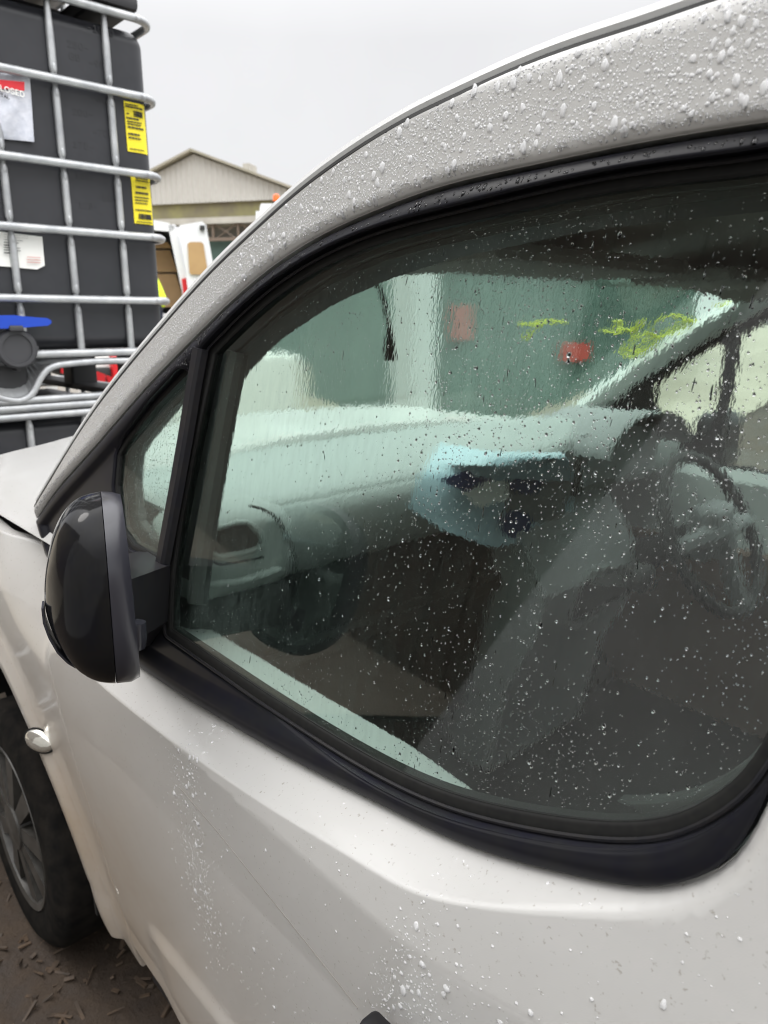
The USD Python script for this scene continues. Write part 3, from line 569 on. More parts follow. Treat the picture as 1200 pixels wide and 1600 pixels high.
part(gt, 'gaiter_frame', tube(np.vstack([spline(gb, 30, True), spline(gb, 30, True)[:2]]), 0.007, 8, False), dash_light)
part(gt, 'gaiter', trimesh.convex.convex_hull(np.vstack([gb + [0, 0.0, 0], [(1.06, 0.77, 0.93), (1.09, 0.77, 0.93), (1.075, 0.77, 0.91)]])), dash_dark)
part(gt, 'knob', rbox(1.045, 1.105, 0.71, 0.78, 0.92, 0.985, 0.028, 10), dash_dark, True)
part(van, 'instrument_hood', loft([[(1.27 + 0.19 * math.cos(a) * s, y, 1.20 + (0.085 * math.sin(a) if s > 0.9 else 0.07 * math.sin(a))) for a in np.linspace(0, math.pi, 24)] for y, s in ((1.08, 0.95), (0.93, 1.0), (0.85, 1.02), (0.84, 1.0), (0.90, 0.93))], thick=0.006), dash_m, 40)
part(van, 'instrument_panel', bx(1.10, 1.44, 0.915, 0.94, 1.12, 1.25, 0.01), dash_m)
sw = numbered(van, 'steering_wheel'); UsdGeom.Xform.Define(stage, sw)
sc, sn_ = np.array([1.27, 0.68, 1.03]), np.array([0, -0.88, 0.475]); su, sv2 = np.array([1.0, 0, 0]), np.cross(np.array([0, -0.88, 0.475]), np.array([1.0, 0, 0]))
cir = [sc + 0.185 * (su * math.cos(t) + sv2 * math.sin(t)) for t in np.linspace(0, 2 * math.pi, 61)]
part(sw, 'rim', tube(cir + [cir[1]], 0.015, 12, False), dash_dark, True)
for a in (0.0, math.pi, 1.5 * math.pi): part(sw, 'spoke', tube([sc + 0.02 * sn_, sc + 0.18 * (su * math.cos(a) + sv2 * math.sin(a))], [0.03, 0.018], 8), dash_m)
part(sw, 'hub', rbox(1.20, 1.34, 0.65, 0.72, 0.97, 1.10, 0.03, 10), dash_m, True)
part(sw, 'column', tube([sc, sc - 0.3 * sn_], 0.04, 12), dash_dark)
# far door inside
part(van, 'far_door_card', loft([[(x, y, z) for y in np.linspace(-0.4, 1.2, 10)] for x, z in ((W - 0.02, 1.10), (W - 0.10, 1.115), (W - 0.12, 1.09), (W - 0.125, 1.0), (W - 0.16, 0.93), (W - 0.17, 0.90))], flip=True, thick=0.004), trim_grey)
part(van, 'far_door_insert', loft([[(x, y, z) for y in np.linspace(-0.4, 1.2, 10)] for x, z in ((W - 0.15, 0.93), (W - 0.18, 0.92), (W - 0.18, 0.82), (W - 0.15, 0.80), (W - 0.13, 0.4))], flip=True, thick=0.004), door_brown)
seat = numbered(van, 'passenger_seat'); UsdGeom.Xform.Define(stage, seat)
part(seat, 'cushion', rbox(0.20, 0.66, -0.12, 0.42, 0.66, 0.82, 0.06), cloth_dark, True)
part(seat, 'bolster', rbox(0.16, 0.25, -0.12, 0.40, 0.70, 0.85, 0.04), cloth_dark, True)
part(seat, 'backrest', rbox(0.18, 0.66, -0.30, -0.12, 0.72, 1.38, 0.06), cloth_dark, True)
part(seat, 'seat_base', bx(0.22, 0.64, -0.1, 0.36, 0.41, 0.67, 0.02), dash_dark)
seat2 = numbered(van, 'driver_seat'); UsdGeom.Xform.Define(stage, seat2)
part(seat2, 'cushion', rbox(1.04, 1.50, -0.16, 0.36, 0.66, 0.80, 0.06), cloth_dark, True)
part(seat2, 'backrest', rbox(1.04, 1.50, -0.36, -0.16, 0.70, 1.36, 0.06), cloth_dark, True)
# yellow crayon figures on the windscreen
def ray_mesh(m, o, d):
    v, f = np.array(m.vertices), np.array(m.faces); a, e1, e2 = v[f[:, 0]], v[f[:, 1]] - v[f[:, 0]], v[f[:, 2]] - v[f[:, 0]]
    pv_ = np.cross(d, e2); det = (e1 * pv_).sum(1); tv = o - a; u = (tv * pv_).sum(1) / det; q = np.cross(tv, e1); w = (d * q).sum(1) / det; t = (e2 * q).sum(1) / det
    ok = (u >= -1e-6) & (w >= -1e-6) & (u + w <= 1.000001) & (t > 0); return t[ok].min() if ok.any() else None
scr_mesh = loft(scr_rows); crayon = P('yellow_crayon', (0.62, 0.66, 0.07), 0.8, noise=(90, (0.48, 0.53, 0.1)))
strokes = [[(813, 507), (835, 505), (860, 503), (882, 504)], [(845, 505), (832, 518), (818, 530)],
           [(942, 517), (960, 519), (985, 514), (1000, 502)], [(960, 502), (975, 506), (962, 512), (990, 516)], [(985, 520), (1000, 508), (1005, 500)], [(990, 527), (996, 515), (1005, 505)],
           [(1012, 522), (1030, 500), (1060, 494), (1075, 502), (1050, 522), (1020, 527), (1012, 520)], [(1030, 525), (1055, 510), (1078, 498), (1085, 506), (1060, 520)], [(1072, 503), (1100, 500), (1118, 488), (1148, 472)], [(1112, 496), (1130, 482), (1120, 478), (1140, 474), (1118, 494)],
           [(970, 548), (990, 530), (1015, 522), (1030, 528), (1010, 545), (985, 558), (970, 552)], [(980, 552), (1000, 536), (1025, 526)], [(975, 545), (1000, 548), (1020, 536)]]
cf = numbered(van, 'crayon_writing'); UsdGeom.Xform.Define(stage, cf)
lt = 1.6
for s in strokes:
    pts = []
    for x, y in (spline(s, 14, False) if len(s) > 2 else resample(s, 8)):
        d = ray(x, y); t = ray_mesh(scr_mesh, CAM, d)
        lt = t or lt
        pts.append(CAM + d * (lt - 0.004))
    if len(pts) > 4: part(cf, 'stroke', tube(pts, 0.0034, 6), crayon, True)
# shade band along the top of the windscreen
part(van, 'far_wing_mirror', rbox(W - 0.02, W + 0.16, 0.86, 0.95, 1.08, 1.25, 0.04), mirror_black, True)

# rain on the van
def drops(P0, N0, rad, asp, h, rnd, slide):
    """one dome of water per point: P0 points, N0 normals, rad radius, asp length along the slope, h height / radius"""
    n = len(P0); down = np.array([0, 0, -1.0]) + 0.25 * slide; T = down - (N0 * down).sum(1, keepdims=True) * N0; T /= np.linalg.norm(T, axis=1, keepdims=True) + 1e-9
    S = np.cross(N0, T); m = 9; ang = np.arange(m) * 2 * math.pi / m; lev = [(1.0, -0.12), (0.93, 0.30), (0.66, 0.74)]
    wob = 1 + rnd * rng.normal(0, 1, (n, m)) * 0.13; vs, ns = [], []
    for rr, hh in lev:
        c, s = np.cos(ang), np.sin(ang); lx = rr * wob * c; ly = rr * wob * s
        vs.append(P0[:, None] + rad[:, None, None] * (asp[:, None, None] * lx[..., None] * T[:, None] + ly[..., None] * S[:, None] + (hh * h)[:, None, None] * N0[:, None]))
        nn = c[None, :, None] * T[:, None] / asp[:, None, None] + s[None, :, None] * S[:, None]; k = {1.0: 0.35, 0.93: 0.7, 0.66: 1.9}[rr]
        nn = nn + k * N0[:, None]; ns.append(nn / np.linalg.norm(nn, axis=2, keepdims=True))
    top = P0 + (rad * h)[:, None] * N0
    V = np.concatenate([np.concatenate(vs, 1), top[:, None]], 1); NN = np.concatenate([np.concatenate(ns, 1), N0[:, None]], 1); f = []
    for l in range(2):
        for j in range(m): k = (j + 1) % m; a, b, c2, d = l * m + j, l * m + k, (l + 1) * m + k, (l + 1) * m + j; f += [[a, b, c2], [a, c2, d]]
    for j in range(m): f.append([2 * m + j, 2 * m + (j + 1) % m, 3 * m])
    for j in range(1, m - 1): f.append([0, j + 1, j])
    f = np.array(f); Fc = (f[None] + (np.arange(n) * (3 * m + 1))[:, None, None]).reshape(-1, 3); v = V.reshape(-1, 3); nn = NN.reshape(-1, 3)
    t = np.cross(v[f[0, 1]] - v[f[0, 0]], v[f[0, 2]] - v[f[0, 0]]) @ nn[f[0, 0]]
    return (v, Fc if t > 0 else Fc[:, ::-1], nn)
def surf_n(fx, Y, Z, e=5e-4):
    n = np.stack([-np.ones(len(Y)), (fx(Y + e, Z) - fx(Y - e, Z)) / (2 * e), (fx(Y, Z + e) - fx(Y, Z - e)) / (2 * e)], 1); return n / np.linalg.norm(n, axis=1, keepdims=True)
def scatter(poly, n, dens=None):
    y0, z0, y1, z1 = poly.bounds; shapely.prepare(poly); out = np.zeros((0, 2))
    while len(out) < n:
        p = np.stack([rng.uniform(y0, y1, 3 * n), rng.uniform(z0, z1, 3 * n)], 1); p = p[shapely.contains_xy(poly, p)]
        if dens is not None: p = p[rng.uniform(0, 1, len(p)) < dens(p)]
        out = np.vstack([out, p])
    return out[:n]
def wet(name, poly, fx, n, med, sig, mx, dens=None, hh=0.55, asp=1.25, run=(1.0, 2.0), lift=0.0, label=None):
    p = scatter(poly, n, dens); Y, Z = p.T; X = fx(Y, Z); N0 = surf_n(fx, Y, Z); r = np.clip(rng.lognormal(math.log(med), sig, n), 0.00035, mx)
    o = np.argsort(-r); keep = np.ones(n, bool); from_big = o[: max(1, n // 12)]
    from scipy.spatial import cKDTree
    t = cKDTree(p)
    for i in from_big:
        if keep[i]:
            for j in t.query_ball_point(p[i], r[i] * 1.7):
                if j != i: keep[j] = False
    k = keep; a = np.where(r > (0.0016 if run[1] < 3 else 0), rng.uniform(*run, n), rng.uniform(0.9, asp, n))
    return drops(np.stack([X, Y, Z], 1)[k] + N0[k] * lift, N0[k], r[k], a[k], np.full(k.sum(), hh), 1.0, rng.normal(0, 1, (k.sum(), 3)) * 0.3)
def join(ms):
    k = 0; V, Fc, N = [], [], []
    for v, f, n in ms: V.append(v); Fc.append(f + k); N.append(n); k += len(v)
    return np.vstack(V), np.vstack(Fc), np.vstack(N)
noise_k = rng.normal(0, 1, (24, 2)); noise_p = rng.uniform(0, 6.3, 24)
def blot(p, s): return np.cos(p @ (noise_k.T * s) + noise_p).sum(1) / math.sqrt(12)
rp = rail_poly.buffer(-0.004)
rain_rail = join([wet('r', rp, upper, 15000, 0.00056, 0.36, 0.0016, hh=0.36), wet('r', rp.intersection(sbox(-.2, 1, .75, 2)), upper, 560, 0.0014, 0.42, 0.0034, hh=0.4)])
part(van, 'raindrops', rain_rail, rain_film, kind='stuff', label='raindrops on the roof pillar')
def door_dens(p):
    pt = shapely.points(p[:, 0], p[:, 1]); d = np.clip(0.06 + 1.3 * sstep(0.42, 0.22, p[:, 0]) * sstep(1.1, 0.92, p[:, 1] + 0.25 * (0.4 - p[:, 0])), 0, 1)
    streak = sstep(0.3, 1.3, blot(np.c_[p[:, 0] + 0.12 * p[:, 1], p[:, 1] * 0.12], 34)) * sstep(0.95, 0.5, p[:, 0])
    return np.clip(d * sstep(-1.0, 0.6, blot(p, 22)) + 0.9 * streak, 0, 1) * sstep(1.0, 0.75, p[:, 0])
dp = door_poly.intersection(sbox(0.08, 0.62, 0.78, 1.2)).buffer(-0.004)
dmul = wet('d', dp, lower, 5600, 0.0006, 0.4, 0.0018, door_dens)
dbig = wet('d', dp, lower, 420, 0.0016, 0.4, 0.0036, door_dens, hh=0.5)
part(van, 'raindrops', join([dmul, dbig]), rain_film, kind='stuff', label='raindrops on the door skin')
gp = G_loop.buffer(-0.006)
gx = lambda Y, Z: gl(Y, Z) - 0.0001
gd = lambda p: np.clip(0.2 + 0.88 * sstep(-0.9, 1.2, blot(p, 16)), 0, 1) * np.clip(0.45 + 0.9 * sstep(0.75, 0.15, p[:, 0]), 0, 1)
part(van, 'raindrops', join([wet('g', gp, gx, 6500, 0.00045, 0.42, 0.0014, gd, hh=0.15), wet('g', gp, gx, 110, 0.0005, 0.25, 0.001, gd, hh=0.06, run=(3.0, 9.0)), wet('g', gp, gx, 260, 0.0010, 0.3, 0.0019, gd, hh=0.18), wet('g', Q_loop.buffer(-0.006), gx, 1500, 0.0006, 0.35, 0.0012, None, hh=0.15)]), water, kind='stuff', label='raindrops on the window')
fp = surround.intersection(sbox(0, 1.40, 1.0, 2)).buffer(-0.004)
part(van, 'raindrops', wet('s', fp, frame_x, 500, 0.0009, 0.4, 0.0022, None, hh=0.25), water, kind='stuff', label='raindrops on the black window frame')

# ------------------------------------------------------------------ things in the van
cab = thing('hanging_cable', 'thin black cable with a plug hanging inside the top of the windscreen', 'cable')
cp = np.array([on(1, 0.76, *q) for q in ((580, 425), (588, 440), (598, 465), (605, 495), (609, 520))])
part(cab, 'wire', tube(spline(cp, 16, False), 0.0026, 8), rubber, True)
cq = np.array([on(1, 0.76, *q) for q in ((608, 510), (609.5, 530), (610.5, 548), (611, 560), (611, 564))])
part(cab, 'plug', tube(cq, [0.003, 0.0062, 0.0078, 0.0078, 0.005], 12), rubber, True)
wal = thing('document_wallet', 'pale blue plastic wallet of papers lying over the dashboard edge', 'document wallet')
def top_pt(x, y, z=1.231): return on(2, z, x, y)
def face_pt(x, y, yy=0.932): return on(1, yy, x, y)
wl = [[top_pt(688, 694), top_pt(770, 706), top_pt(880, 708)], [top_pt(668, 725), top_pt(750, 728), top_pt(890, 722)], [face_pt(655, 748), face_pt(760, 752), face_pt(897, 752)], [face_pt(641, 795), face_pt(760, 812), face_pt(893, 800)], [face_pt(690, 828, .925), face_pt(770, 856, .92), face_pt(885, 836, .92)]]
part(wal, 'sleeve', loft([resample(r, 14) for r in wl], thick=0.0015), P('blue_plastic', (0.36, 0.47, 0.52), 0.25), 60)
def flat(pts, thick=0.0008, dy=-0.004):
    p = np.array(pts) + [0, dy, 0]; return loft([np.repeat(p.mean(0)[None], len(p) + 1, 0), np.vstack([p, p[:1]])], thick=thick)
navy = P('navy_print', (0.02, 0.035, 0.11), 0.5); white_paper = P('white_paper', (0.78, 0.78, 0.74), 0.7)
part(wal, 'paper', flat([face_pt(712, 762), face_pt(785, 745), face_pt(792, 778), face_pt(745, 792)], dy=-0.006), white_paper)
part(wal, 'printed_flap', flat([face_pt(683, 748), face_pt(740, 728), face_pt(800, 716), face_pt(815, 730), face_pt(775, 745), face_pt(720, 768)], dy=-0.009), navy)
part(wal, 'grey_sheet', flat([face_pt(792, 720), face_pt(893, 702), face_pt(897, 745), face_pt(870, 838), face_pt(800, 862), face_pt(788, 800)], dy=-0.005), P('grey_sheet', (0.15, 0.155, 0.15), 0.5))
for cx_, cy_, a_, b_ in ((815, 752, 26, 20), (800, 818, 24, 22)):
    part(wal, 'printed_spot', flat([face_pt(cx_ + a_ * math.cos(t), cy_ + b_ * math.sin(t)) for t in np.linspace(0, 2 * math.pi, 18, endpoint=False)], dy=-0.011), navy)

# ------------------------------------------------------------------ ground
mud = usdkit.material(stage, '/World/Looks/wet_mud', {
    'g': ('geometry', {}), 'n': ('noise_texture', {'scale': 7.0, 'detail': 8.0, 'roughness': 0.65}), 'r': ('rgb_ramp', {'ramp': [(0.3, (0.020, 0.013, 0.009)), (0.55, (0.045, 0.030, 0.019)), (0.75, (0.085, 0.06, 0.04))]}),
    'b': ('bump', {'strength': 0.9, 'distance': 0.03}), 'rr': ('map_range', {'from_min': 0.35, 'from_max': 0.6, 'to_min': 0.6, 'to_max': 0.95}), 'p': ('principled_bsdf', {})},
    [('g.position', 'n.vector'), ('n.fac', 'r.fac'), ('r.color', 'p.base_color'), ('n.fac', 'b.height'), ('b.normal', 'p.normal'), ('n.fac', 'rr.value'), ('rr.result', 'p.roughness')], surface='p.BSDF')
yard = P('yard_hardcore', (0.24, 0.205, 0.155), 0.75, noise=(0.8, (0.34, 0.30, 0.235)), bump=(9, 0.5, 0.03))
def ground_z(x, y): return 1.0 * sstep(5.0, 13.0, np.hypot(x, np.maximum(y, 0))) * sstep(-2, 3, y)
def axis_pts(): return np.concatenate([-np.geomspace(600, 6, 16), np.linspace(-5, 8, 66), np.geomspace(8.6, 600, 24)])
gx_, gy_ = np.meshgrid(axis_pts(), axis_pts(), indexing='ij'); gz_ = ground_z(gx_, gy_) + 0.012 * meshkit.fbm(np.c_[gx_.ravel() * 3, gy_.ravel() * 3, 0 * gx_.ravel()]).reshape(gx_.shape) * (np.hypot(gx_, gy_) < 6)
structure('ground', loft([np.stack([gx_[i], gy_[i], gz_[i]], 1) for i in range(len(gx_))], flip=True), mud, True)
ya = [-26, -10, 0, 6, 9, 12, 16, 22, 32, 60, 110]; yb = [3.6, 4.4, 5.5, 7, 9, 11, 13, 18, 30, 60, 110]
structure('yard', loft([[(x, y, ground_z(x, y) + 0.02 + 0.02) for x in np.linspace(-30, 70, 160)] for y in np.concatenate([np.linspace(3.3, 16, 70), np.geomspace(17, 110, 14)])], flip=False), yard, True)
chips = []
for _ in range(2600):
    x, y = rng.uniform(-0.9, 1.2), rng.uniform(1.0, 3.2)
    if rng.uniform() < 0.3 or x < 0.35:
        l, w_, h_ = rng.uniform(0.006, 0.045), rng.uniform(0.003, 0.010), rng.uniform(0.002, 0.006); m = trimesh.creation.box((l, w_, h_))
        m.apply_transform(trimesh.transformations.euler_matrix(rng.normal(0, .3), rng.normal(0, .3), rng.uniform(0, 6.3))); m.apply_translation((x, y, 0.006 + rng.uniform(0, 0.01))); chips.append(m)
chip_m = P('wood_chip', (0.10, 0.065, 0.04), 0.7, noise=(14, (0.028, 0.02, 0.014)))
cm = cat(chips); part('/World', 'wood_chips', cm, chip_m, False, label='wood chips and bark scraps trodden into the dark mud by the front wheel', category='wood chips', kind='stuff')

# ------------------------------------------------------------------ IBC tanks
tank_m = P('black_tank_plastic', (0.016, 0.017, 0.020), 0.34, noise=(6, (0.024, 0.0245, 0.028)), bump=(14, 0.10, 0.01))
galv = P('galvanised_tube', (0.50, 0.51, 0.51), 0.42, 0.75, noise=(18, (0.36, 0.37, 0.38)), bump=(60, 0.1, 0.002))
pallet_m = P('black_pallet_plastic', (0.03, 0.03, 0.032), 0.55)
yel = P('yellow_label', (0.80, 0.66, 0.02), 0.5); ink = P('label_ink', (0.03, 0.03, 0.03), 0.7); red_ink = P('red_ink', (0.6, 0.02, 0.03), 0.6); red_tint = P('faint_red_print', (0.6, 0.25, 0.22), 0.7)
pouch_m = P('clear_pouch', (0.62, 0.63, 0.68), 0.2, noise=(40, (0.48, 0.50, 0.56)), bump=(30, 0.5, 0.008)); blue_m = P('blue_plastic_handle', (0.01, 0.05, 0.38), 0.35); cap_m = P('valve_cap', (0.035, 0.035, 0.038), 0.5)
IY, IX = 2.40, -0.185
TX0, TX1, TR = 0.015, 1.025, 0.05
def tank_front(x): return 0.026 + (TR - math.sqrt(max(TR * TR - max(0, x - (TX1 - TR)) ** 2, 0)))
bars_z = [0.323, 0.523, 0.712, 0.938, 1.155]; vert_x = [0.045, 0.215, 0.385, 0.555, 0.725, 0.890] 

def ring_path(z, x0=0.0, x1=1.045, y0=0.0, y1=1.2, r=0.07, n=7):
    pts = []
    for cx_, cy_, a0 in ((x1 - r, y0 + r, -90), (x1 - r, y1 - r, 0), (x0 + r, y1 - r, 90), (x0 + r, y0 + r, 180)):
        pts += [(cx_ + r * math.cos(math.radians(a0 + 90 * t)), cy_ + r * math.sin(math.radians(a0 + 90 * t)), z) for t in np.linspace(0, 1, n)]
    return pts + pts[:2]
def ibc(name, label, z0, valve=False, plastic=False, marks=False, bars=bars_z, vx=vert_x):
    t = thing(name, label, 'liquid tank', (IX, IY, z0), group=None)
    part(t, 'tank', rbox(TX0, TX1, 0.026, 1.174, 0.17, 1.135, TR, 22), tank_m, True)
    for z in bars: part(t, 'horizontal_bar', tube(ring_path(z), 0.0125, 9, False), galv, True)
    for x in vx:
        for y in (0.012, 1.188):
            zz = np.sort(np.concatenate([np.linspace(0.165, 1.155, 12)] + [[b - 0.03, b - 0.018, b, b + 0.018, b + 0.03] for b in bars[:-1]]))
            rr = [0.0115 - 0.0035 * any(abs(z - b) < 0.02 for b in bars) for z in zz]
            part(t, 'vertical_bar', tube([(x, y + (0.006 if y < 0.5 else -0.006), z) for z in zz], rr, 9), galv, True)
            if y < 0.5:
                for b in bars[:-1]:
                    for s in (-1, 1): part(t, 'crimp', trimesh.creation.icosphere(1, 1.0).apply_scale((0.006, 0.003, 0.014)).apply_translation((x, y - 0.004, b + s * 0.032)), galv, True)
    for y in np.linspace(0.14, 1.06, 6):
        for x in (0.006, 1.039): part(t, 'vertical_bar', tube([(x, y, z) for z in (0.165, 0.6, 1.155)], 0.0105, 8), galv, True)
    if not plastic:
        part(t, 'deck_frame', tube(ring_path(0.160), 0.013, 9, False), galv, True)
        dip = [(1.04, 0.125), (0.76, 0.132), (0.67, 0.128), (0.615, 0.118), (0.58, 0.085), (0.555, 0.045), (0.52, 0.025), (0.48, 0.03), (0.44, 0.05), (0.41, 0.09), (0.37, 0.12), (0.25, 0.13), (0.0, 0.13)] if valve else [(1.0, 0.13), (0.5, 0.13), (0.0, 0.13)]
        dp_ = spline([(x, -0.004, z) for x, z in dip], 60, False) if valve else np.array([(x, -0.004, z) for x, z in dip])
        part(t, 'lower_rail', tube(dp_, 0.011, 9), galv, True)
        if valve: part(t, 'valve_tray', loft([dp_[14:52] * [1, 1, 0] + [0, 0.01, 0] + np.c_[np.zeros(38), np.zeros(38), np.minimum(dp_[14:52, 2] + 0.0, 0.15)], dp_[14:52] * [1, 0, 0] + [0, 0.10, 0.14], dp_[14:52] * [1, 0, 0] + [0, 0.3, 0.15]], thick=0.003), galv, 30)
        part(t, 'deck', bx(0.02, 0.98, 0.31 if valve else 0.02, 1.18, 0.150, 0.166), galv)
        for x in (0.02, 0.46, 0.88):
            for y in (0.03, 0.55, 1.07): part(t, 'foot', bx(x, x + 0.10, y, y + 0.1, 0.0, 0.15, 0.01), pallet_m)
        for x in (0.02, 0.46, 0.88): part(t, 'skid', bx(x, x + 0.1, 0.03, 1.17, 0.0, 0.022, 0.006), pallet_m)
        if valve:
            part(t, 'front_foot_bar', tube([(0.0, 0.0, 0.024), (0.3, 0.0, 0.024), (1.0, 0.0, 0.024)], 0.012, 8), galv, True)
    else:
        part(t, 'deck_frame', tube(ring_path(0.150), 0.014, 9, False), galv, True)
        part(t, 'deck_rim', tube(ring_path(0.075, -0.005, 1.005, -0.005, 1.205, 0.10), 0.024, 10, False), pallet_m, True)
        for x in (0.0, 0.44, 0.86): part(t, 'runner', bx(x, x + 0.14, 0.0, 1.2, 0.0, 0.045, 0.015), pallet_m)
        for y in (0.0, 0.52, 1.04): part(t, 'cross_board', bx(0.0, 1.0, y, y + 0.16, 0.10, 0.135, 0.012), pallet_m)
        for x in (0.0, 0.44, 0.86):
            for y in (0.0, 0.52, 1.04): part(t, 'foot', bx(x + .01, x + 0.13, y + .01, y + 0.15, 0.03, 0.12, 0.02), pallet_m)
    return t
up = ibc('liquid_tank', 'black tank in a galvanised cage with yellow labels, middle of the stack behind the van', 1.24, valve=True)
def loc_px(x, y, dy=0.022): p = on(1, IY + dy, x, y); return p - [IX, IY, 1.24]
v = numbered(up, 'outlet_valve'); UsdGeom.Xform.Define(stage, v); vc = loc_px(27, 545, -0.03)
def cyl_y(c, r, y0, y1, n=32, cham=0.006): return loft([[(c[0] + rr * math.cos(a), y, c[2] + rr * math.sin(a)) for a in np.linspace(0, 2 * math.pi, n, endpoint=False)] for y, rr in ((y1, r), (y0 + cham, r), (y0, r - cham), (y0, r * 0.72), (y0 + 0.004, r * 0.70), (y0 + 0.004, 0.0005))], close=True)
part(v, 'cap', cyl_y(vc, 0.058, -0.035, 0.05), cap_m, 35)
for a in np.linspace(0, 2 * math.pi, 8, endpoint=False): part(v, 'cap_lug', bx(vc[0] + 0.059 * math.cos(a) - .007, vc[0] + 0.059 * math.cos(a) + .007, -0.02, 0.03, vc[2] + 0.059 * math.sin(a) - .007, vc[2] + 0.059 * math.sin(a) + .007, .004), cap_m)
part(v, 'valve_body', cyl_y(vc, 0.045, 0.03, 0.14), cap_m, 35)
h0, h1 = loc_px(-30, 503, -0.03), loc_px(78, 502, -0.03)
part(v, 'handle', loft([[(x, -0.03 + d, h0[2] + z) for d, z in ((-0.012, -hh), (-0.012, hh), (0.012, hh), (0.012, -hh))] for x, hh in ((h0[0], .018), (vc[0] + .0, .019), (vc[0] + .015, .017), (vc[0] + .06, .013), (h1[0] - .012, .011), (h1[0], .004))], close=True), blue_m, 40)
part(v, 'handle_stem', bx(vc[0] - .02, vc[0] + .02, -0.05, -0.01, vc[2] + .05, h0[2] - .01, .005), cap_m)
def wrap(x0, x1, z0a, z1a, z0b, z1b, off, n=14):                              # a sheet that follows the tank's front and corner; ends at heights a (left) and b (right)
    xs = np.linspace(x0, x1, n); return loft([[(x, tank_front(x) - off, z0a + (z0b - z0a) * t) for x, t in zip(xs, np.linspace(0, 1, n))], [(x, tank_front(x) - off, z1a + (z1b - z1a) * t) for x, t in zip(xs, np.linspace(0, 1, n))]], flip=False, thick=0.0012)
def label_yellow(pxs, lines, code):
    (ax, az), (bx_, bz) = [(lambda q: (q[0], q[2]))(loc_px(*p, 0.03)) for p in pxs]
    x1 = min(bx_, TX1 - 0.004); x0 = ax; z1, z0 = az, bz
    L = numbered(up, 'yellow_label'); UsdGeom.Xform.Define(stage, L)
    part(L, 'sticker', wrap(x0, x1, z0, z1, z0, z1, 0.002), yel, 30)
    ww, hh = x1 - x0, z1 - z0; r = np.random.default_rng(int(ax * 1e4))
    for u0, u1, v0, th in lines:                                               # lines too small to read, word by word
        u = u0
        while u < u1 - 0.02:
            w = min(r.uniform(0.05, 0.16), u1 - u); part(L, 'print_line', wrap(x0 + ww * u, x0 + ww * (u + w), z1 - hh * (v0 + th), z1 - hh * v0, z1 - hh * (v0 + th), z1 - hh * v0, 0.0045, 3), ink, False); u += w + 0.025
    u = code[0]
    while u < code[1]:
        w = r.choice([0.012, 0.012, 0.022]); part(L, 'barcode_bar', wrap(x0 + ww * u, x0 + ww * (u + w), z1 - hh * code[3], z1 - hh * code[2], z1 - hh * code[3], z1 - hh * code[2], 0.0045, 2), ink, False); u += w + r.choice([0.012, 0.02])
label_yellow(((192, 158), (232, 242)), [(0.05, 0.62, 0.045, 0.022), (0.05, 0.85, 0.085, 0.03), (0.08, 0.18, 0.23, 0.02), (0.05, 0.62, 0.31, 0.028), (0.08, 0.75, 0.38, 0.02), (0.08, 0.7, 0.43, 0.02), (0.08, 0.85, 0.49, 0.03), (0.08, 0.6, 0.62, 0.035), (0.08, 0.65, 0.70, 0.028), (0.1, 0.8, 0.93, 0.016)], (0.4, 0.84, 0.16, 0.28))
label_yellow(((203, 273), (241, 352)), [(0.2, 0.85, 0.05, 0.025), (0.2, 0.9, 0.10, 0.02), (0.2, 0.7, 0.22, 0.04), (0.15, 0.8, 0.34, 0.04), (0.1, 0.8, 0.44, 0.02), (0.1, 0.75, 0.50, 0.02), (0.1, 0.7, 0.56, 0.02), (0.08, 0.9, 0.70, 0.025), (0.1, 0.9, 0.95, 0.015)], (0.22, 0.88, 0.79, 0.90))
# document pouch and white paper label at the left
pq = [loc_px(x, y, 0.018) for x, y in ((-40, 110), (46, 117), (53, 222), (-40, 212))]
pu = numbered(up, 'document_pouch'); UsdGeom.Xform.Define(stage, pu)
gr = [[pq[0] * (1 - a) * (1 - b) + pq[1] * a * (1 - b) + pq[2] * a * b + pq[3] * (1 - a) * b + np.array([0, -0.010 * math.sin(math.pi * a) * math.sin(math.pi * b) - 0.003 * math.sin(9 * a + 5 * b) * math.sin(math.pi * a), 0]) for a in np.linspace(0, 1, 20)] for b in np.linspace(0, 1, 20)]
part(pu, 'pouch', loft(gr, thick=0.002), pouch_m, True)
rq = [loc_px(x, y, 0.004) for x, y in ((-40, 121), (38, 128), (38, 142), (-40, 135))]
part(pu, 'red_strip', loft([[rq[0], rq[1]], [rq[3], rq[2]]], thick=0.001), red_ink, False)
def words(parent, s, at_px, h, m, dy, bold=True, tilt=0.0):
    tm = meshkit.text_mesh(s, h, 0.0008, bold); vv = np.array(tm.vertices); p = loc_px(*at_px, dy)
    out = np.stack([p[0] + vv[:, 0], p[1] - vv[:, 2], p[2] + vv[:, 1] + tilt * vv[:, 0]], 1); part(parent, 'lettering', trimesh.Trimesh(out, tm.faces, process=False), m, False)
words(pu, 'CLOSED', (-9, 139), 0.0145, white_paper, 0.001, tilt=-0.09)
words(pu, 'RTAL', (-4, 150), 0.009, ink, 0.0, tilt=-0.09) 
wq = [loc_px(x, y, 0.02) for x, y in ((-40, 357), (66, 370), (70, 415), (58, 421), (-40, 412))]
pw = numbered(up, 'paper_label'); UsdGeom.Xform.Define(stage, pw)
part(pw, 'sheet', loft([np.repeat(np.mean(wq, axis=0)[None], 6, 0), np.vstack([wq, wq[:1]])], thick=0.0015), white_paper, False)
r_ = np.random.default_rng(5)
for k in range(8):
    a, b = loc_px(6, 366 + 4 * k, 0.016), loc_px(r_.uniform(20, 50), 368.5 + 4 * k, 0.016); part(pw, 'print_line', bx(a[0], b[0], a[1] - .001, a[1], b[2], a[2]), ink)
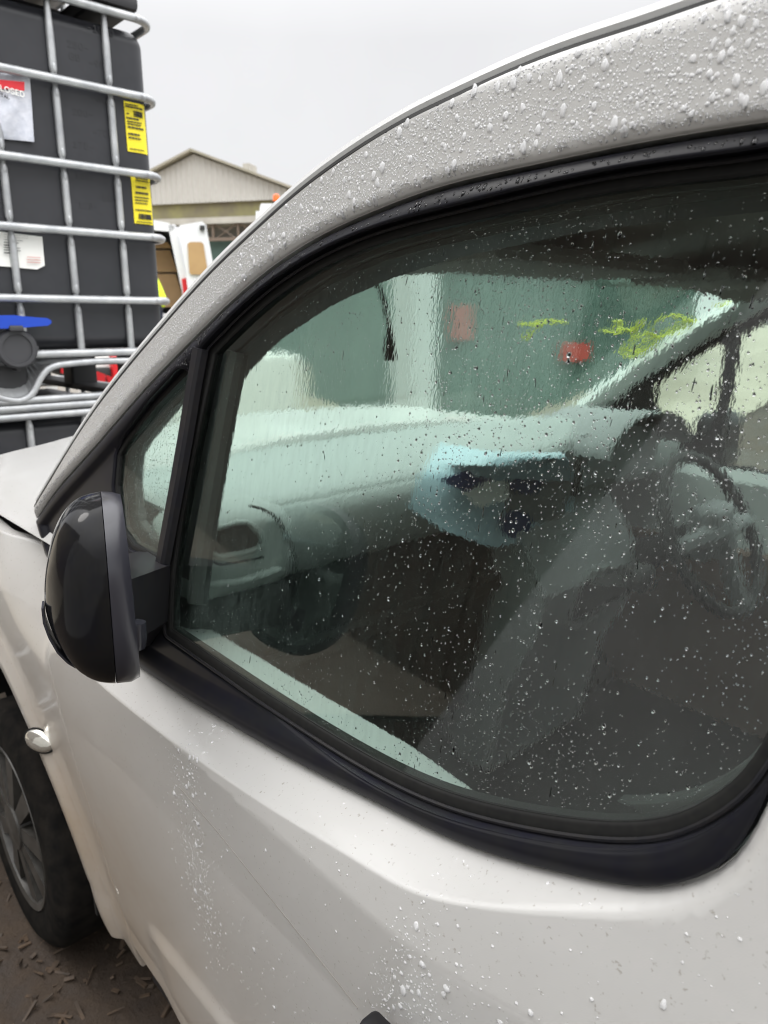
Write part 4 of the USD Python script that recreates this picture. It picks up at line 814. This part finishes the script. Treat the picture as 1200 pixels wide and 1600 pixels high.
for k in range(3):
    a, b = loc_px(42, 401 + 4 * k, 0.016), loc_px(63, 403 + 4 * k, 0.016); part(pw, 'print_line', bx(a[0], b[0], a[1] - .001, a[1], b[2], a[2]), red_tint)
emb = P('moulded_figures', (0.016, 0.0165, 0.019), 0.5)
em = numbered(up, 'litre_scale'); UsdGeom.Xform.Define(stage, em)
for s, p in (('250-', (104, 73)), ('GB', (107, 92)), ('200-', (112, 179)), ('175-', (113, 230)), ('150-', (116, 278)), ('125-', (121, 325)), ('-1000', (135, 47)), ('-900', (138, 102)), ('-800', (141, 157)), ('-700', (144, 211)), ('-500', (151, 313))):
    words(em, s, p, 0.019, emb, 0.0262, bold=True)
lo = ibc('liquid_tank', 'lower black caged tank at the bottom of the stack behind the van pillar', 0.065, bars=[0.36, 0.62, 0.86, 1.150, 1.176], vx=[0.20, 0.37, 0.54, 0.71, 0.88])
th = ibc('liquid_tank', 'topmost caged tank of the stack, only its black plastic pallet in view', 2.415, plastic=True)

# ------------------------------------------------------------------ red barrier behind the tanks
red_m = P('red_plastic', (0.55, 0.015, 0.02), 0.4); white_m = P('white_plastic', (0.7, 0.7, 0.68), 0.45)
BY = 4.3
bar = thing('barrier', 'red and black segmented barrier rail standing on the mud behind the tanks', 'barrier', (0, 0, 0))
q = lambda x, y, d=0: on(1, BY + d, x, y)
e1, e2 = q(92, 574), q(200, 614); n_ = 7
part(bar, 'rail', tube([e1 + [-.1, 0.03, 0.03], e2 + [.3, 0.03, -.08]], 0.035, 8), dash_dark)
for k in range(8):
    a, b = (k + 0.08) / 6, (k + 0.86) / 6; pa, pb = e1 * (1 - a) + e2 * a, e1 * (1 - b) + e2 * b; hgt = 0.028 + 0.03 * min(1, k / 3)
    part(bar, 'red_segment', trimesh.convex.convex_hull(np.array([p + [0, d, z] for p in (pa, pb) for d in (-0.02, 0.01) for z in (-hgt, hgt)])), red_m)
for x in (e1[0] - 0.05, e2[0] + 0.2): part(bar, 'leg', bx(x - .03, x + .03, BY, BY + .06, 0.0, 1.15 if x < e1[0] else 1.0), white_m)
part(bar, 'foot', bx(e1[0] - .2, e2[0] + .3, BY - .2, BY + .25, 0.0, 0.08, .02), dash_dark)
lamp_b = thing('caravan', 'white and red trailer end glimpsed between the two tanks', 'trailer', (0, 0, 0))
a, b = on(1, 6.0, 120, 600), on(1, 6.0, 330, 520); gz = float(ground_z(1.5, 6.0))
part(lamp_b, 'body', bx(a[0], b[0] + 1.0, 6.0, 8.0, gz + .35, on(1, 6, 200, 562)[2], .06), P('trailer_white', (0.55, 0.53, 0.5), 0.4))
pr = on(1, 5.99, 178, 580); part(lamp_b, 'red_post', bx(pr[0] - .03, pr[0] + .03, 5.93, 5.99, gz + .3, pr[2] + .12), red_m)
part(lamp_b, 'dark_window', bx(on(1, 5.99, 140, 580)[0], on(1, 5.99, 172, 580)[0], 5.96, 5.995, on(1, 5.99, 150, 589)[2], on(1, 5.99, 150, 574)[2], .02), dash_dark)
part(lamp_b, 'wheel', lathe_x([(0.0, .02), (0.0, 0.3), (.16, .3), (.16, .02)], 28).apply_translation((a[0] + 1.2, 6.6, gz + .3)), tyre_m)

# ------------------------------------------------------------------ warehouse
wp = CAM * [1, 1, 0] + view_dir(330) * 40; wd = np.array([0.54, -0.84, 0]); wd /= np.linalg.norm(wd); wn = np.array([wd[1], -wd[0], 0]); wn *= -np.sign(wn @ view_dir(330))
wz = lambda x, y, o=0.0: on_plane(wp + wn * o, wn, x, y)
cream = usdkit.material(stage, '/World/Looks/cream_cladding', {'g': ('geometry', {}), 'm': ('mapping', {'rotation': (0, 0, 0)}), 'd': ('vector_math', {'math_type': 'dot_product', 'vector2': tuple(wd)}), 's': ('math', {'math_type': 'multiply', 'value2': 21.0}), 'si': ('math', {'math_type': 'sine'}),
    'b': ('bump', {'strength': 0.7, 'distance': 0.05}), 'n': ('noise_texture', {'scale': 0.5, 'detail': 4.0}), 'r': ('rgb_ramp', {'ramp': [(0.3, (0.47, 0.455, 0.415)), (0.7, (0.54, 0.525, 0.485))]}), 'p': ('principled_bsdf', {'roughness': 0.6})},
    [('g.position', 'd.vector1'), ('d.value', 's.value1'), ('s.value', 'si.value1'), ('si.value', 'b.height'), ('b.normal', 'p.normal'), ('g.position', 'n.vector'), ('n.fac', 'r.fac'), ('r.color', 'p.base_color')], surface='p.BSDF')
mossy = P('mossy_fascia', (0.17, 0.145, 0.10), 0.8, noise=(0.9, (0.25, 0.235, 0.10))); pale_beam = P('pale_beam', (0.44, 0.42, 0.37), 0.7, noise=(1.5, (0.36, 0.34, 0.30))); green_sheet = P('green_sheeting', (0.045, 0.085, 0.07), 0.6, noise=(1.2, (0.07, 0.12, 0.10))); roof_m = P('fibre_roof', (0.34, 0.31, 0.25), 0.8, noise=(1.0, (0.28, 0.265, 0.20))); steel_brown = P('brown_steel', (0.16, 0.12, 0.09), 0.6)
apex = wz(302, 234); sl = 0.335; half = 12.0
s_of = lambda p: (p - wp) @ wd; s0 = s_of(apex); zA = apex[2]
def W3(s, z, o=0.0): q_ = wp + wd * s + wn * o; return np.array([q_[0], q_[1], z])
z_f1, z_f0 = wz(330, 316)[2], wz(330, 340)[2]; z_b0 = wz(330, 350)[2]; z_t0 = wz(330, 375)[2]
sd_ = (zA - z_f1) / 0.40; SLP = 0.40
wh = thing('warehouse', 'cream clad warehouse with a shallow gable roof across the yard', 'warehouse')
prism = lambda pts, o0, o1: trimesh.convex.convex_hull(np.array([W3(s, z, o) for s, z in pts for o in (o0, o1)]))
part(wh, 'gable_cladding', prism([(s0, zA - .2), (s0 - sd_, z_f1), (s0 + sd_, z_f1)], 0.0, -0.3), cream)
part(wh, 'fascia', prism([(s0 - sd_, z_f1), (s0 + sd_, z_f1), (s0 - sd_, z_f0), (s0 + sd_, z_f0)], -0.15, -0.5), mossy)
part(wh, 'beam', prism([(s0 - sd_, z_f0), (s0 + sd_, z_f0), (s0 - sd_, z_b0), (s0 + sd_, z_b0)], 0.1, -0.4), pale_beam)
part(wh, 'back_wall', prism([(s0 - sd_, z_b0), (s0 + sd_, z_b0), (s0 - sd_, z_t0), (s0 + sd_, z_t0)], -1.2, -1.5), pale_beam)
part(wh, 'green_wall', prism([(s0 - sd_, z_t0), (s0 + sd_, z_t0), (s0 - sd_, 0.5), (s0 + sd_, 0.5)], -0.3, -0.6), green_sheet)
k = s0 - sd_
while k < s0 + sd_ - 1.0:
    part(wh, 'truss_post', prism([(k, z_b0), (k + .1, z_b0), (k, z_t0), (k + .1, z_t0)], 0.0, -0.1), steel_brown)
    for za, zb_ in ((z_b0, z_t0), (z_t0, z_b0)):
        part(wh, 'truss_brace', tube([W3(k + .1, za, -.05), W3(k + 1.35, zb_, -.05)], 0.035, 5), steel_brown)
    k += 1.35
part(wh, 'truss_chord', prism([(s0 - sd_, z_t0 + .1), (s0 + sd_, z_t0 + .1), (s0 - sd_, z_t0 - .05), (s0 + sd_, z_t0 - .05)], 0.02, -0.12), steel_brown)
for s in (-1, 1):
    part(wh, 'roof_slope', prism([(s0, zA + .02), (s0, zA - .1), (s0 + s * (sd_ + .8), z_f1 - .22), (s0 + s * (sd_ + .8), z_f1 - .10)], 0.3, -34.0), roof_m)
part(wh, 'side_wall', trimesh.convex.convex_hull(np.array([W3(s0 + sd_ - d, z, o) for d in (0, .3) for z in (0.5, z_f1 - .25) for o in (-0.6, -34)])), cream)
part(wh, 'ridge_vent', prism([(s0 - .2, zA + .5), (s0 + .2, zA + .5), (s0 - .2, zA - .1), (s0 + .2, zA - .1)], -6, -7), pale_beam)

# ------------------------------------------------------------------ white high-roof van with open rear doors, its load, the man in the vest
D1 = 14.0; vd = view_dir(300); vr = np.array([vd[1], -vd[0], 0]); p1 = CAM * [1, 1, 0] + vd * D1
V3 = lambda x, y, o=0.0: on_plane(p1 + vd * o, vd, x, y)
van_w = P('delivery_van_white', (0.72, 0.73, 0.74), 0.3); ply = P('plywood', (0.42, 0.27, 0.12), 0.7, noise=(3, (0.36, 0.22, 0.10))); card = P('cardboard', (0.34, 0.22, 0.11), 0.8, noise=(2, (0.28, 0.18, 0.09)))
dv_ = thing('delivery_van', 'white high-roofed delivery van with open rear doors showing plywood lining', 'van')
def slab(pxs, o0, o1): return trimesh.convex.convex_hull(np.array([V3(x, y, o) for x, y in pxs for o in (o0, o1)]))
zg = float(ground_z(*p1[:2])); 
part(dv_, 'right_pillar', slab([(262, 352), (272, 350), (306, 498), (294, 500)], 0.0, 0.25), van_w)
part(dv_, 'side_wall', slab([(272, 350), (277, 356), (312, 500), (306, 500)], 0.05, 5.2), van_w)
part(dv_, 'roof', slab([(165, 342), (240, 344), (262, 348), (274, 354), (268, 362), (165, 354)], 0.0, 5.2), van_w)
part(dv_, 'left_wall', slab([(160, 350), (168, 350), (166, 520), (158, 520)], 0.05, 5.2), van_w)
part(dv_, 'floor', slab([(160, 490), (306, 490), (306, 502), (160, 502)], 0.0, 5.2), van_w)
part(dv_, 'bumper', slab([(160, 502), (308, 500), (308, 530), (160, 532)], -0.1, 0.2), dash_dark)
part(dv_, 'bulkhead', slab([(165, 355), (285, 355), (300, 490), (165, 490)], 4.6, 4.7), van_w)
part(dv_, 'cab', slab([(170, 380), (270, 380), (300, 540), (165, 540)], 5.2, 6.6), van_w)
part(dv_, 'tail_light', slab([(284, 436), (291, 434), (297, 470), (288, 472)], -0.05, 0.1), red_m)
dr = numbered(dv_, 'rear_door'); UsdGeom.Xform.Define(stage, dr)
part(dr, 'panel', slab([(280, 352), (316, 346), (322, 352), (338, 440), (336, 500), (300, 500)], -0.12, -0.04), van_w)
part(dr, 'plywood_panel', slab([(293, 381), (297, 378), (314, 378), (318, 381), (325, 426), (322, 429), (299, 429), (296, 426)], -0.15, -0.13), ply)
part(dr, 'door_lock', slab([(312, 352), (320, 352), (320, 360), (312, 360)], -0.16, -0.13), dash_dark)
for o in (0.8, 4.2):
    for xx in (165, 300):
        c = V3(xx, 500, o); part(dv_, 'wheel', trimesh.creation.cylinder(0.34, 0.22, sections=28).apply_transform(trimesh.geometry.align_vectors((0, 0, 1), vr)).apply_translation((c[0], c[1], zg + .34)), tyre_m)
for i, (y0, y1) in enumerate(((378, 388), (391, 425), (428, 480))):
    bxs = thing('cardboard_box', ['thin flat cardboard box on top of the load in the white delivery van', 'cardboard box in the middle of the load in the white delivery van', 'tall cardboard box at the bottom of the load, behind the person in yellow vest'][i], 'box')
    part(bxs, 'carton', slab([(200, y0), (262 + (y0 - 378) * .25, y0), (266 + (y1 - 378) * .25, y1), (200, y1)], 0.5, 1.3), card)
    part(bxs, 'tape', slab([(224, y0 + 1), (229, y0 + 1), (229, y1 - 1), (224, y1 - 1)], 0.485, 0.495), ply)
# the man: seen from the side and behind, stooping into the van
def capsules(bones, refine=0.03):
    ms = []
    for a, b, ra, rb in bones:
        s1 = m3.Manifold.sphere(ra, 24).translate(list(map(float, a))); s2 = m3.Manifold.sphere(rb, 24).translate(list(map(float, b))); ms.append(m3.Manifold.batch_hull([s1, s2]))
    m = m3.Manifold.batch_boolean(ms, m3.OpType.Add).refine_to_length(refine).to_mesh(); t = trimesh.Trimesh(m.vert_properties[:, :3], m.tri_verts); trimesh.smoothing.filter_taubin(t, iterations=12); return t
D2 = 13.0; p2 = CAM * [1, 1, 0] + view_dir(253) * D2; pz = on_plane(p2, vd, 253, 468)[2]                # pz: hip height
rr_, ff = vr, vd
B = lambda r, f, z: p2 + rr_ * r + ff * f + np.array([0, 0, pz + z])
man = thing('person', 'person in a yellow high visibility vest and navy trousers stooping beside the stacked tanks', 'person')
hipL, hipR = B(0.02, .09, 0), B(0.02, -.09, 0)
body = capsules([(B(0.0, 0, 0.02), B(-0.06, 0, 0.22), .15, .16), (B(-0.06, 0, .22), B(-.20, 0, .46), .16, .17), (B(-.20, 0, .46), B(-.27, 0, .56), .07, .065), (B(-.27, 0, .56), B(-.33, 0, .66), .085, .10), (B(-.30, 0, .62), B(-.37, 0, .62), .05, .03),
                 (B(-.16, .19, .44), B(-.24, .24, .18), .06, .048), (B(-.24, .24, .18), B(-.44, .2, .06), .045, .035), (B(-.16, -.19, .44), B(-.10, -.25, .18), .06, .048), (B(-.10, -.25, .18), B(-.06, -.24, -.06), .045, .034), (B(-.06, -.24, -.06), B(-.055, -.23, -.15), .036, .03),
                 (hipL, B(.05, .1, -.42), .10, .065), (B(.05, .1, -.42), B(.10, .1, -.82), .06, .045), (hipR, B(.0, -.1, -.42), .10, .065), (B(.0, -.1, -.42), B(.02, -.1, -.82), .06, .045), (B(.10, .1, -.84), B(-.08, .1, -.86), .045, .04), (B(.02, -.1, -.84), B(-.16, -.1, -.86), .045, .04)])
part(man, 'body', body, P('skin', (0.45, 0.27, 0.2), 0.6), True)
part(man, 'vest', capsules([(B(0.03, 0, 0.0), B(-0.05, 0, 0.22), .185, .185), (B(-0.05, 0, .22), B(-.18, 0, .44), .185, .18), (B(-.16, .16, .44), B(-.16, -.16, .44), .09, .09), (B(-.16, .19, .44), B(-.2, .22, .30), .075, .07), (B(-.16, -.19, .44), B(-.13, -.23, .30), .075, .07)]), P('hi_vis_yellow', (0.62, 0.80, 0.02), 0.6), True)
part(man, 'reflective_band', capsules([(B(-0.02, 0, 0.10), B(-0.025, 0, 0.125), .19, .19)]), P('reflective_silver', (0.6, 0.62, 0.5), 0.4), True)
part(man, 'trousers', capsules([(B(0.02, .0, -.02), B(0.02, 0, -.06), .17, .16), (hipL, B(.05, .1, -.42), .125, .085), (B(.05, .1, -.42), B(.10, .1, -.76), .085, .07), (hipR, B(.0, -.1, -.42), .125, .085), (B(.0, -.1, -.42), B(.02, -.1, -.76), .085, .07)]), P('navy_trousers', (0.012, 0.016, 0.035), 0.8), True)
part(man, 'hair', capsules([(B(-.32, 0, .66), B(-.30, 0, .68), .105, .10)]), P('dark_hair', (0.03, 0.02, 0.015), 0.8), True)
part(man, 'shoe', capsules([(B(.10, .1, -.85), B(-.09, .1, -.87), .055, .05)]), dash_dark, True); part(man, 'shoe', capsules([(B(.02, -.1, -.85), B(-.17, -.1, -.87), .055, .05)]), dash_dark, True)

# ------------------------------------------------------------------ lorry with a beacon, green container, gate pillar
lv = view_dir(425); p3 = CAM * [1, 1, 0] + lv * 20; L3 = lambda x, y, o=0.0: on_plane(p3 + lv * o, lv, x, y); lz = float(ground_z(*p3[:2]))
lor = thing('lorry', 'white lorry cab with an orange beacon on its roof, behind the van pillar', 'lorry')
a, b = L3(406, 320), L3(520, 320); mid_ = lambda x, y, o0, o1, x2, y2: trimesh.convex.convex_hull(np.array([L3(u, w, o) for u in (x, x2) for w in (y, y2) for o in (o0, o1)]))
part(lor, 'cab', trimesh.convex.convex_hull(np.array([L3(u, w, o) for u, w in ((408, 318), (516, 318), (406, 324), (518, 324), (405, 500), (519, 500)) for o in (0, 2.0)])), van_w)
part(lor, 'windscreen', mid_(414, 350, -0.03, -0.01, 510, 400), dash_dark)
part(lor, 'load_body', mid_(400, 330, 2.3, 8.0, 524, 490), van_w)
for xx in (420, 505):
    c = L3(xx, 500, 1.0); part(lor, 'wheel', trimesh.creation.cylinder(0.45, 0.3, sections=28).apply_transform(trimesh.geometry.align_vectors((0, 0, 1), np.array([lv[1], -lv[0], 0]))).apply_translation((c[0], c[1], lz + .45)), tyre_m)
bc = L3(432, 318, .5); part(lor, 'beacon', cat([trimesh.creation.cylinder(0.085, 0.14, sections=20).apply_translation(bc + [0, 0, .08]), trimesh.creation.icosphere(2, 0.085).apply_translation(bc + [0, 0, .15])]), P('orange_beacon', (0.75, 0.13, 0.02), 0.3), True)
part(lor, 'beacon_base', trimesh.creation.cylinder(0.1, 0.04, sections=20).apply_translation(bc + [0, 0, .02]), dash_dark)

def yard_box(name, label, category, px0, px1, Yd, ztop, depth, mat, ribs=None):
    a, b = on(1, Yd, px0, 560), on(1, Yd, px1, 560); g = float(min(ground_z(a[0], Yd), ground_z(b[0], Yd))); t = thing(name, label, category)
    part(t, 'body', bx(a[0], b[0], Yd, Yd + depth, g - .02, ztop, 0.03), mat)
    if ribs:
        for x in np.arange(a[0] + .15, b[0] - .1, ribs): part(t, 'rib', bx(x, x + ribs * .45, Yd - .03, Yd + .01, g + .12, ztop - .12, .01), mat)
        part(t, 'top_rail', bx(a[0] - .01, b[0] + .01, Yd - .04, Yd + .04, ztop - .1, ztop + .02, .01), mat)
    return t, a, b, g
cont, a, b, g = yard_box('shipping_container', 'dark green ribbed container seen through the wet windscreen', 'container', 700, 1075, 5.2, 2.06, 2.4, green_sheet, 0.28)
rp_ = on(1, 5.14, 900, 550); part(cont, 'red_panel', bx(rp_[0] - .3, rp_[0] + .3, 5.13, 5.165, rp_[2] - .11, rp_[2] + .11, .01), P('dull_red', (0.30, 0.03, 0.02), 0.6))
rp_ = on(1, 5.14, 722, 500); part(cont, 'red_panel', bx(rp_[0] - .15, rp_[0] + .15, 5.13, 5.165, rp_[2] - .2, rp_[2] + .15, .01), P('faded_red', (0.22, 0.06, 0.05), 0.6))
a = on(1, 5.0, 645, 500); b = on(1, 5.0, 684, 500); g = float(ground_z(a[0], 5.0)); gp_ = thing('gate_pillar', 'tall white pillar seen through the windscreen beside the green container', 'pillar')
part(gp_, 'shaft', bx(a[0], b[0], 5.0, 5.3, g - .02, 3.0, .02), P('pillar_render', (0.42, 0.43, 0.42), 0.8, noise=(2, (0.36, 0.37, 0.36)))); part(gp_, 'coping', bx(a[0] - .05, b[0] + .05, 4.95, 5.35, 3.0, 3.1, .02), white_m); part(gp_, 'plinth', bx(a[0] - .04, b[0] + .04, 4.96, 5.34, g - .02, g + .4, .02), white_m)
hd, a, b, g = yard_box('skip', 'long dark green skip in the yard beyond the white bonnet', 'skip', 420, 600, 9.0, 1.72, 1.8, green_sheet, 0.35)

# ------------------------------------------------------------------ guessed things added out of view, for their reflection in glass and paint
brown_wood = P('brown_boards', (0.075, 0.052, 0.035), 0.75, noise=(1.5, (0.05, 0.037, 0.026)))
brn = thing('guessed_barn', 'dark brown boarded barn added out of view to darken the reflection in the window', 'guessed_barn')  # unseen building, height and place set for the dark reflection
part(brn, 'wall', bx(-5.5, -4.5, 1.5, 26, -0.1, 5.2), brown_wood)
for k in range(62): part(brn, 'board', bx(-4.5, -4.465, 1.5 + k * 0.39, 1.5 + k * 0.39 + 0.37, 0.0, 5.15), brown_wood)
part(brn, 'roof', trimesh.convex.convex_hull(np.array([(x, y, z) for y in (1.2, 26.4) for x, z in ((-4.1, 5.05), (-4.1, 5.2), (-9.5, 8.3), (-9.5, 8.1))])), P('barn_roof', (0.10, 0.085, 0.07), 0.8))
conc = P('grey_concrete', (0.46, 0.46, 0.44), 0.8, noise=(2.5, (0.38, 0.38, 0.365)), bump=(30, 0.3, 0.01))
bay = thing('guessed_bay_wall', 'grey concrete wall with a sloping end, guessed and added out of view, showing only as a pale reflection in the window', 'wall')  # made-up wall, its slope shaped for the slanted edge in the reflection
for k, (y0, y1) in enumerate(((-4.6, -3.1), (-3.1, -1.6), (-1.6, -0.1), (-0.1, 2.25))):      # precast panels, the last one cut to the slope
    prof_ = [(y0 + .006, 0.0), (y1 - .006, 0.0), (y1 - .006, 2.75), (y0 + .006, 2.75)] if k < 3 else [(y0 + .006, 0.0), (2.25, 0.0), (2.15, 0.35), (1.15, 2.75), (y0 + .006, 2.75)]
    part(bay, 'panel', trimesh.creation.extrude_polygon(Polygon(prof_), 0.22).apply_transform(np.array([[0, 0, 1, -2.45], [1, 0, 0, 0], [0, 1, 0, 0], [0, 0, 0, 1.0]])), conc)
    part(bay, 'lifting_eye', trimesh.creation.cylinder(0.03, 0.012, sections=14).apply_transform(trimesh.geometry.align_vectors((0, 0, 1), (1, 0, 0))).apply_translation((-2.226, (y0 + min(y1, 0.6)) / 2, 2.2)), dash_dark)
